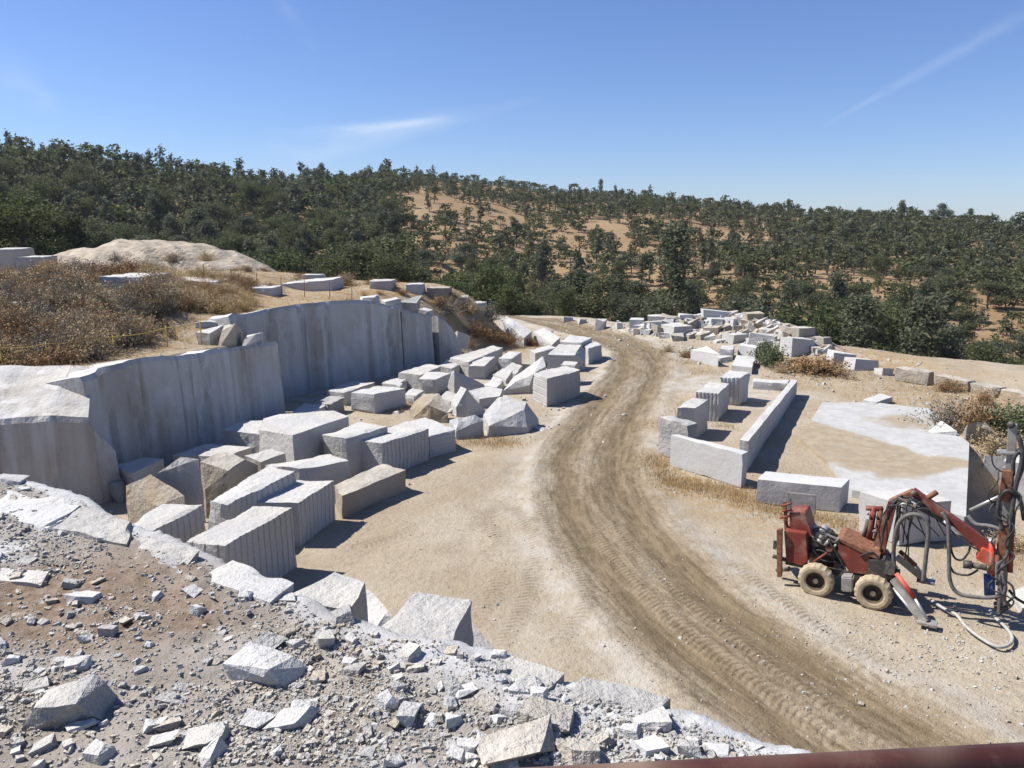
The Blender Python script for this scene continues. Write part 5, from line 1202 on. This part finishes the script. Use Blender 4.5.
def bm_prism(bm, pts, depth):
    n = len(pts); a = [bm.verts.new(p) for p in pts]; b = [bm.verts.new((p[0], p[1] + depth, p[2])) for p in pts]
    bm.faces.new(a); bm.faces.new(b[::-1])
    for i in range(n): bm.faces.new((a[i], b[i], b[(i + 1) % n], a[(i + 1) % n]))
def prism(name, pxs, off, depth, mat, parent=None, bevel=.012):
    bm = bmesh.new(); bm_prism(bm, [L(a, b, off) for a, b in pxs], depth); return bm_obj(name, bm, mat, parent or rig, bevel)
def bm_beam(bm, p0, p1, w, h):
    p0, p1 = Vector(p0), Vector(p1); d = (p1 - p0).normalized(); s = d.cross(Vector((0, 0, 1)))
    if s.length < 1e-3: s = Vector((0, 1, 0))
    s.normalize(); u = s.cross(d); vs = []
    for p in (p0, p1):
        for a, b in ((-1, -1), (1, -1), (1, 1), (-1, 1)): vs.append(bm.verts.new(p + s * a * w / 2 + u * b * h / 2))
    for f in ((0, 1, 2, 3), (7, 6, 5, 4), (0, 4, 5, 1), (1, 5, 6, 2), (2, 6, 7, 3), (3, 7, 4, 0)): bm.faces.new([vs[i] for i in f])
def beam(name, p0, p1, w, h, mat, parent=None, bevel=.008):
    bm = bmesh.new(); bm_beam(bm, p0, p1, w, h); return bm_obj(name, bm, mat, parent or rig, bevel)
def tube(name, pts, rad, mat, parent=None, smooth_path=True, k=8, ribs=0.0, wob=0.0):
    path = crom(pts) if smooth_path and len(pts) > 2 else [np.array(p, float) for p in pts]
    n = len(path); rd = [rad * (1 + ribs * (i % 2)) for i in range(n)]
    v, f = tubeverts(path, rd, k)
    c0, c1 = len(v), len(v) + 1; v = np.concatenate([v, [path[0]], [path[-1]]]); tr = [(c0, (j + 1) % k, j) for j in range(k)] + [(c1, (n - 1) * k + j, (n - 1) * k + (j + 1) % k) for j in range(k)]
    return link(name, mesh_np(name, v, f, tr, mats=[M[mat]], smooth=True), parent or rig)
def lathe(name, prof, mat, parent, loc, axis='y', seg=28, bump=None):
    """profile of (radius, along-axis) pairs turned about the y axis"""
    V, F = [], []; n = len(prof)
    for i in range(seg):
        a = 2 * math.pi * i / seg
        for j, (r_, y_) in enumerate(prof):
            rr = r_ + (bump(i, j) if bump else 0); V.append((rr * math.cos(a), y_, rr * math.sin(a)))
    for i in range(seg):
        for j in range(n - 1): F.append((i * n + j, i * n + j + 1, ((i + 1) % seg) * n + j + 1, ((i + 1) % seg) * n + j))
    return link(name, mesh_np(name, V, F, mats=[M[mat]]), parent, loc)
WB = (G2 - G1).length; WR = .37; TRACK = 1.25
for wx in (0.0, WB):
    for wy, sgn in ((0.02, 1), (TRACK, -1)):
        zc = WR - .07
        w = lathe('wheel', [(.20, -.11), (.24, -.13), (.30, -.135), (.345, -.12), (.37, -.07), (.372, 0), (.37, .07), (.345, .12), (.30, .135), (.24, .13), (.20, .11)], 'rubber_dusty', rig, (wx, wy, zc), seg=54, bump=lambda i, j: (.010 if (i % 3 == 0) and 3 <= j <= 7 else (-.003 if 3 <= j <= 7 else 0)))
        lathe('rim', [(.001, -.05), (.06, -.055), (.075, -.03), (.17, -.02), (.185, -.10), (.205, -.115), (.205, .115), (.185, .10), (.17, .02), (.001, .03)], 'rim_dark', w, (0, 0, 0), seg=24)
        lathe('hub', [(.001, -.10), (.055, -.10), (.06, -.05), (.001, -.05)], 'black_steel', w, (0, 0, 0), seg=12)
# frame and axles
bm = bmesh.new()
for yy in (.28, .98): bm_beam(bm, (-.72, yy, .47), (WB + .42, yy, .46), .09, .13)
for xx in (-.6, -.1, .45, 1.0, WB + .35): bm_beam(bm, (xx, .26, .47), (xx, 1.0, .47), .09, .1)
for xx in (0, WB): bm_beam(bm, (xx, .1, .31), (xx, TRACK - .1, .31), .1, .1)
bm_obj('chassis', bm, 'black_steel', rig, .006)
prism('rear_tank', [(784, 531), (806, 534), (808, 562), (801, 566), (786, 561)], .12, .95, 'red_paint')
prism('hopper', [(789, 513), (805, 512.5), (813, 537), (791, 534)], .30, .55, 'red_paint')
prism('hood', [(838, 543.5), (848, 545), (870, 556), (868, 575), (850, 573), (838, 556)], .22, .8, 'red_paint')
prism('hood_trim', [(836, 540), (842, 540), (880, 556), (879, 560), (868, 556)], .20, .84, 'rust', bevel=.006)
prism('tool_box', [(841, 577), (853, 577.5), (853, 593), (841, 592)], -.06, .26, 'grey_steel', bevel=.03)
prism('side_plate', [(868, 560), (884, 560), (892, 572), (886, 583), (868, 577)], .18, .7, 'black_steel')
prism('rear_post', [(776.5, 530), (782, 529), (781.5, 577.5), (777, 577)], .02, .1, 'rust', bevel=.006)
prism('rear_post', [(783, 502), (786, 502), (788, 534), (784.5, 534)], .35, .08, 'rust', bevel=.006)
beam('rear_bumper', L(775, 545, .1), L(775, 545, 1.1), .08, .2, 'black_steel')
beam('rear_bracket', L(773, 556, .2), L(790, 561, .2), .12, .06, 'black_steel')
beam('rear_hitch', L(776, 570, .4), L(790, 569, .4), .1, .08, 'black_steel')
# control handles at the back
for (a, b, o) in (((781, 506), (792, 503), .25), ((782, 511), (792, 510), .32), ((780, 518), (790, 516), .3)): tube('control_lever', [L(*a, o), L(*b, o)], .025, 'red_paint', smooth_path=False, k=6)
# guard frame: upright frame with a grey plate, beyond the hopper
gf = empty('guard_frame', L(801, 512, 1.2)); gf.parent = rig
def lg(px, py): return L(px, py, 1.2) - Vector(gf.location)
for a, b in (((788, 492), (788, 513)), ((815, 495), (814.5, 514)), ((788, 493), (815, 496))): beam('frame_bar', lg(*a), lg(*b), .05, .05, 'grey_steel', gf)
bm = bmesh.new(); bm_prism(bm, [lg(790, 499), lg(813, 502), lg(813, 512), lg(790, 510)], .04); bm_obj('guard_plate', bm, 'grey_steel', gf, .004)
# engine
eng = prism('engine_block', [(809, 532), (828, 535), (838, 548), (836, 560), (812, 556)], .35, .5, 'black_steel', bevel=.03)
for (px, py, o, r_, d, mt) in ((816, 543, .28, .10, .3, 'black_steel'), (829, 549, .24, .08, .25, 'rust'), (822, 533, .45, .09, .35, 'bare_steel'), (812, 530, .5, .07, .3, 'grey_steel')):
    p = L(px, py, o); lathe('air_filter' if mt == 'bare_steel' else 'pump', [(.001, 0), (r_ * .9, 0), (r_, .02), (r_, d - .02), (r_ * .9, d), (.001, d)], mt, rig, tuple(p), seg=16)
for k_, (a, b, o) in enumerate((((826, 534), (877, 557), .30), ((828, 531), (880, 554), .55), ((822, 536), (868, 560), .28))): beam('top_rail', L(*a, o), L(*b, o), .05, .04, ('grey_steel', 'black_steel', 'black_steel')[k_])
for k_, (a, b, c, o) in enumerate((((812, 548), (822, 560), (836, 562), .2), ((806, 556), (818, 550), (832, 556), .22), ((828, 540), (836, 552), (846, 570), .18), ((814, 540), (826, 546), (840, 545), .25), ((812, 536), (818, 527), (832, 534), .4), ((860, 556), (872, 552), (880, 560), .2))): tube('hose', [L(*a, o), L(*b, o), L(*c, o)], .018, 'hose_black')
tube('strut', [L(812, 563, .1), L(827, 553, .15)], .028, 'red_paint', smooth_path=False)
# valve stack: red cluster standing behind the boom foot
vs = empty('valve_stack', L(876, 545, .9)); vs.parent = rig
def lv(px, py, o=.9): return L(px, py, o) - Vector(vs.location)
for (a, b, r_, mt) in (((869, 541), (874, 507), .07, 'red_paint'), ((876, 540), (881, 508), .06, 'rust'), ((863, 540), (868, 520), .045, 'black_steel'), ((866, 508), (883, 509), .06, 'red_paint'), ((871, 530), (880, 531), .06, 'grey_steel')): tube('valve_tube', [lv(*a), lv(*b)], r_, mt, vs, False)
for j in range(6): tube('valve_port', [lv(868 + 2.2 * j, 514 + 3.5 * (j % 3), .8), lv(868 + 2.2 * j, 514 + 3.5 * (j % 3), 1.0)], .03, 'red_paint' if j % 2 else 'black_steel', vs, False, 6)
# boom
BO = .62
def taper_beam(name, p0, p1, w0, w1, mat, depth, parent=None):
    p0, p1 = Vector(p0), Vector(p1); d = (p1 - p0).normalized(); u = Vector((-d.z, 0, d.x))
    bm = bmesh.new(); bm_prism(bm, [tuple(q - Vector((0, depth / 2, 0))) for q in (p0 - u * w0 / 2, p1 - u * w1 / 2, p1 + u * w1 / 2, p0 + u * w0 / 2)], depth)
    return bm_obj(name, bm, mat, parent or rig, .01)
tube('slew_post', [L(880, 566, BO), L(879, 545, BO)], .13, 'rust', smooth_path=False, k=14)
bl = taper_beam('boom_lower', L(878, 553, BO), L(893, 501, BO), .26, .17, 'red_paint', .2)
taper_beam('boom_elbow', L(891, 503, BO), L(914, 492, BO), .15, .13, 'rust', .22)
tube('pivot_pin', [L(893, 501.5, BO - .14), L(893, 501.5, BO + .14)], .06, 'black_steel', bl, False)
bu = taper_beam('boom_upper', L(912, 491, BO), L(990, 549, BO), .16, .26, 'red_paint', .18)
tube('pivot_pin', [L(914, 493, BO - .13), L(914, 493, BO + .13)], .06, 'black_steel', bu, False)
tube('boom_cylinder', [L(897, 497, BO - .16), L(942, 520, BO - .16)], .045, 'black_steel', bu, False)
tube('cylinder_rod', [L(942, 520, BO - .16), L(962, 535, BO - .16)], .028, 'bare_steel', bu, False)
tube('end_knob', [L(926, 499, BO), L(937, 492, BO)], .055, 'rust', bu, False)
tube('lift_cylinder', [L(899, 505, BO + .15), L(897, 540, BO + .15)], .05, 'rust', smooth_path=False); tube('lift_rod', [L(897, 540, BO + .15), L(890, 560, BO + .15)], .03, 'bare_steel', smooth_path=False)
# mast
MO = BO
mast = taper_beam('mast', L(1001, 604, MO), L(1013, 424, MO), .16, .15, 'grey_steel', .16)
for a, b, c in (((998, 570), (1001, 528), .05), ((1010, 572), (1012, 528), .05)): tube('feed_rail', [L(*a, MO - .12), L(*b, MO - .12)], c, 'red_paint', mast, False)
taper_beam('drill_head', L(1003, 560, MO - .12), L(1005, 525, MO - .12), .2, .2, 'rust', .22, mast)
taper_beam('mast_carriage', L(1004, 500, MO - .08), L(1008, 470, MO - .08), .2, .18, 'rust', .2, mast)
beam('mast_cross_plate', L(997, 452, MO), L(1020, 452, MO), .26, .05, 'grey_steel', mast)
tube('drill_steel', [L(998, 612, MO - .2), L(1001, 560, MO - .2)], .025, 'bare_steel', mast, False)
tube('chain_wheel', [L(1011, 425, MO - .1), L(1011, 425, MO + .1)], .07, 'black_steel', mast, False, 14)
taper_beam('boom_bracket', L(979, 551, MO - .05), L(997, 560, MO - .05), .26, .3, 'red_bright', .3)
tube('bracket_post', [L(992, 542, MO - .16), L(991.5, 574, MO - .16)], .06, 'red_bright', smooth_path=False); tube('bracket_cap', [L(992, 539, MO - .16), L(992, 542.5, MO - .16)], .065, 'bare_steel', smooth_path=False)
tube('drill_motor', [L(963, 564, MO - .2), L(972, 565, MO - .2)], .085, 'black_steel', smooth_path=False, k=12); tube('drill_motor', [L(972, 565, MO - .2), L(987, 568, MO - .2)], .06, 'black_steel', smooth_path=False, k=12)
for dx in (0, 5.5): tube('blue_cylinder', [L(986.5 + dx, 574, MO - .1), L(987 + dx, 595, MO - .1)], .055, 'blue_paint', smooth_path=False)
taper_beam('mast_foot', L(994, 606, MO - .05), L(1008, 606, MO - .05), .08, .08, 'black_steel', .3)
tube('dust_pipe', [L(970, 510, MO + .1), L(985, 503, MO), L(1004, 494, MO)], .03, 'bare_steel', smooth_path=False)
# big hoses
HO = .35
for nm, pts, r_, mt in (
    ('hose', [(894, 566, .45), (894, 545, .4), (899, 523, .35), (911, 514.5, .3), (924, 518, .3), (928.5, 530, .3), (926, 556, .3), (923, 583, .3)], .046, 'hose'),
    ('hose', [(942, 512, .5), (948, 524, .45), (949, 552, .42), (950, 580, .4), (958, 593, .38), (975, 597, .36), (995, 597, .38), (1005, 590, .4), (1002, 570, .4)], .042, 'hose'),
    ('hose', [(968, 516, .7), (976, 524, .6), (990, 526, .5), (1001, 531, .45), (1008, 545, .42), (1006, 556, .42), (997, 567, .42), (1000, 590, .42)], .04, 'hose'),
    ('hose', [(948, 530, .6), (953, 555, .5), (961, 560, .48), (968, 553, .5), (972, 540, .6)], .022, 'hose_black'),
    ('hose', [(950, 566, .45), (955, 573, .42), (968, 575, .42), (978, 570, .42)], .022, 'hose_black'),
    ('hose', [(892, 503, .48), (905, 497, .46), (920, 503, .46), (940, 520, .46), (962, 540, .46), (982, 552, .46)], .02, 'hose_black'),
    ('hose', [(888, 520, .45), (895, 506, .45), (910, 500, .45), (926, 510, .46), (948, 528, .46)], .02, 'hose_black'),
    ('hose', [(880, 552, .45), (884, 530, .45), (890, 508, .45), (902, 495, .45)], .022, 'hose_black'),
    ('hose', [(1003, 530, .4), (998, 512, .4), (1001, 495, .4), (1010, 491, .4), (1020, 500, .45), (1024, 520, .5)], .04, 'hose_black'),
    ('hose', [(1008, 548, .4), (1011, 520, .4), (1015, 490, .45), (1022, 460, .5), (1020, 440, .55), (1013, 432, .6)], .045, 'hose_black'),
    ('hose', [(1018, 480, .5), (1023, 465, .5), (1021, 452, .5), (1014, 458, .5), (1013, 475, .5)], .04, 'hose_black'),
    ('hose', [(1004, 473, .5), (994, 466, .5), (992, 455, .5), (997, 447, .55), (1006, 444, .6)], .015, 'hose_black'),
    ('hose', [(1004, 580, .4), (1012, 586, .4), (1014, 596, .4), (1008, 602, .4)], .022, 'hose_black'),
    ('hose', [(1009, 590, .5), (1016, 598, .5), (1026, 604, .6)], .03, 'hose_black'),
    ('hose', [(1006, 556, .42), (1000, 577, .4), (1004, 598, .4), (1010, 606, .5)], .03, 'hose')):
    tube(nm, [L(*p) for p in pts], r_, mt)
rh = random.Random(4)
for k_ in range(9):
    x0_ = 880 + rh.uniform(0, 30); tube('hose', [L(x0_, 545 + rh.uniform(-8, 20), .5), L(x0_ + rh.uniform(-6, 10), 520 + rh.uniform(-10, 15), .4), L(x0_ + rh.uniform(4, 22), 505 + rh.uniform(-6, 12), .42), L(x0_ + rh.uniform(18, 40), 520 + rh.uniform(-6, 20), .48)], .013, 'hose_black')
for k_ in range(8):
    x0_ = 1000 + rh.uniform(-4, 10); y0_ = 470 + 15 * k_; tube('hose', [L(x0_, y0_, .45), L(x0_ + rh.uniform(-14, 14), y0_ + 12, .35), L(x0_ + rh.uniform(-12, 14), y0_ + 26, .38), L(x0_ + rh.uniform(-5, 6), y0_ + 40, .48)], .016, 'hose_black')
for k_ in range(14):
    p_ = L(810 + rh.uniform(0, 26), 538 + rh.uniform(0, 22), rh.uniform(.25, .35)); tube('fitting', [p_, p_ + Vector((rh.uniform(-.12, .12), rh.uniform(-.05, .05), rh.uniform(.04, .14)))], rh.uniform(.02, .045), rh.choice(['black_steel', 'grey_steel', 'rust', 'black_steel']), smooth_path=False, k=7)
gh = [(930, 601), (944, 610), (956, 616), (966, 628), (980, 639), (997, 648), (1009, 646), (1012, 638), (1004, 627), (995, 619), (990, 612)]
def ground_to_rig(px, py, z):
    p = P(px, py, 0) - G1; return Vector((p.dot(EX), p.dot(EY), z))
tube('ground_hose', [ground_to_rig(a, b, .03) for a, b in gh], .034, 'hose_pale')
# outriggers
for (o, a, b, c, d, e, f) in ((.05, (893, 579), (926, 625), (899, 576), (914, 598), (921, 614), (929, 627)), (1.1, (897, 557), (925, 580), (899, 553), (912, 565), (921, 576), (928, 583))):
    q1 = L(*b, o - .35 if o < .5 else o + .25); q0 = L(*a, o); q1.z = max(q1.z, .05)
    leg = beam('outrigger', q0, q1, .1, .14, 'grey_steel')
    s0 = q0 + Vector((.05, 0, .14)); s1 = q0.lerp(q1, .55) + Vector((.05, 0, .12)); tube('cylinder', [s0, s1], .05, 'red_bright' if o < .5 else 'rust', leg, False); tube('rod', [s1, q1 + Vector((0, 0, .08))], .03, 'bare_steel', leg, False)
    fp = beam('foot_pad', q1 + Vector((-.16, 0, -.01)), q1 + Vector((.2, 0, -.01)), .26, .06, 'grey_steel', leg)
tube('tie_rod', [L(893, 588, .1), L(924, 626, -.25)], .03, 'bare_steel', smooth_path=False)
beam('front_plate', L(890, 568, .15), L(890, 568, 1.05), .2, .3, 'black_steel')
bpy.context.view_layer.update()

# ------------------------------------------------------------------ guard rail by the camera
def rail():
    y0 = .92; a, b = PY(540, 783, y0), PY(1120, 754, y0 - .03); d = (b - a).normalized(); a = a - d * 1.2; b = b + d * .8
    root = empty('guard_rail', (a.x, a.y, lz(a.x, a.y))); tag(root, 'brown red painted pipe rail crossing the bottom right corner', 'rail')
    o = Vector(root.location)
    tube('top_rail', [a - o, (a + b) / 2 - o, b - o], .020, 'rail_paint', root, False, 16)
    dn = Vector((0, 0, -.5)); tube('middle_rail', [a - o + dn, b - o + dn], .02, 'rail_paint', root, False, 12)
    for p in (a, b, (a + b) / 2): tube('post', [Vector((p.x, p.y, p.z - .02)) - o, Vector((p.x, p.y, lz(p.x, p.y) - .1)) - o], .024, 'rail_paint', root, False, 12)
rail()
# ------------------------------------------------------------------ rope barrier on the bench and thin posts
def rope_barrier():
    pts = [(-40, 355, 362), (0, 348, 360), (46, 344, 357), (113, 337, 352), (166, 328, 345), (200, 322, 338)]
    ys = [24.9, 25.2, 25.8, 27.4, 29.6, 31.4]; top = [PY(p[0], p[1], y) for p, y in zip(pts, ys)]; low = [PY(p[0], p[2], y) for p, y in zip(pts, ys)]
    root = empty('rope_barrier', (top[0].x, top[0].y, tz(top[0].x, top[0].y))); tag(root, 'two yellow ropes on thin posts along the brushy bench', 'barrier'); o = Vector(root.location)
    for line in (top, low[:4]):
        q = []
        for a, b in zip(line[:-1], line[1:]):
            q += [a - o, (a * .66 + b * .34) - o - Vector((0, 0, .05)), (a * .34 + b * .66) - o - Vector((0, 0, .05))]
        tube('rope', q + [line[-1] - o], .016, 'yellow_rope', root)
    for p in top:
        g = tz(p.x, p.y); tube('post', [Vector((p.x, p.y, p.z + .08)) - o, Vector((p.x, p.y, min(g, p.z - .8))) - o], .025, 'yellow_rope', root, False, 6)
rope_barrier()
def fence():
    root = empty('wire_fence', (0, 0, 0)); tag(root, 'rusty thin posts strung with wire on the bench above the highest face', 'fence'); pts = []
    for px, y in ((206, 42.5), (233, 42.8), (258, 43.0), (282, 43.3), (305, 43.6), (330, 44.0), (352, 44.3)):
        x = (px - 512) / FPX * y * 1.0; g = tz(x, y); pts.append(Vector((x, y, g)))
    o = pts[0].copy(); root.location = o
    for p in pts: tube('post', [p - o - Vector((0, 0, .2)), p - o + Vector((.03, 0, 1.0))], .022, 'rust', root, False, 6)
    for h in (.45, .9): tube('wire', [p - o + Vector((.02, 0, h)) for p in pts], .006, 'rust', root, False, 4)
fence()

# ------------------------------------------------------------------ thin summer haze
def haze():
    lo, hi = (-1530, -640, -60), (1530, 2040, 75)
    bm = bmesh.new(); bmesh.ops.create_cube(bm, size=1.0)
    for v in bm.verts: v.co = Vector([(l + h) / 2 + c * (h - l) for l, h, c in zip(lo, hi, v.co)])
    me = bpy.data.meshes.new('haze'); bm.to_mesh(me); bm.free()
    m = bpy.data.materials.new('haze'); m.use_nodes = True; n = m.node_tree.nodes; n.clear()
    o = n.new('ShaderNodeOutputMaterial'); v = n.new('ShaderNodeVolumePrincipled'); v.inputs['Color'].default_value = (.80, .88, 1.0, 1); v.inputs['Density'].default_value = 0.00011
    m.node_tree.links.new(v.outputs[0], o.inputs['Volume']); me.materials.append(m)
    tag(link('haze', me), 'thin pale summer haze over the hills', 'haze', kind='stuff')
haze()
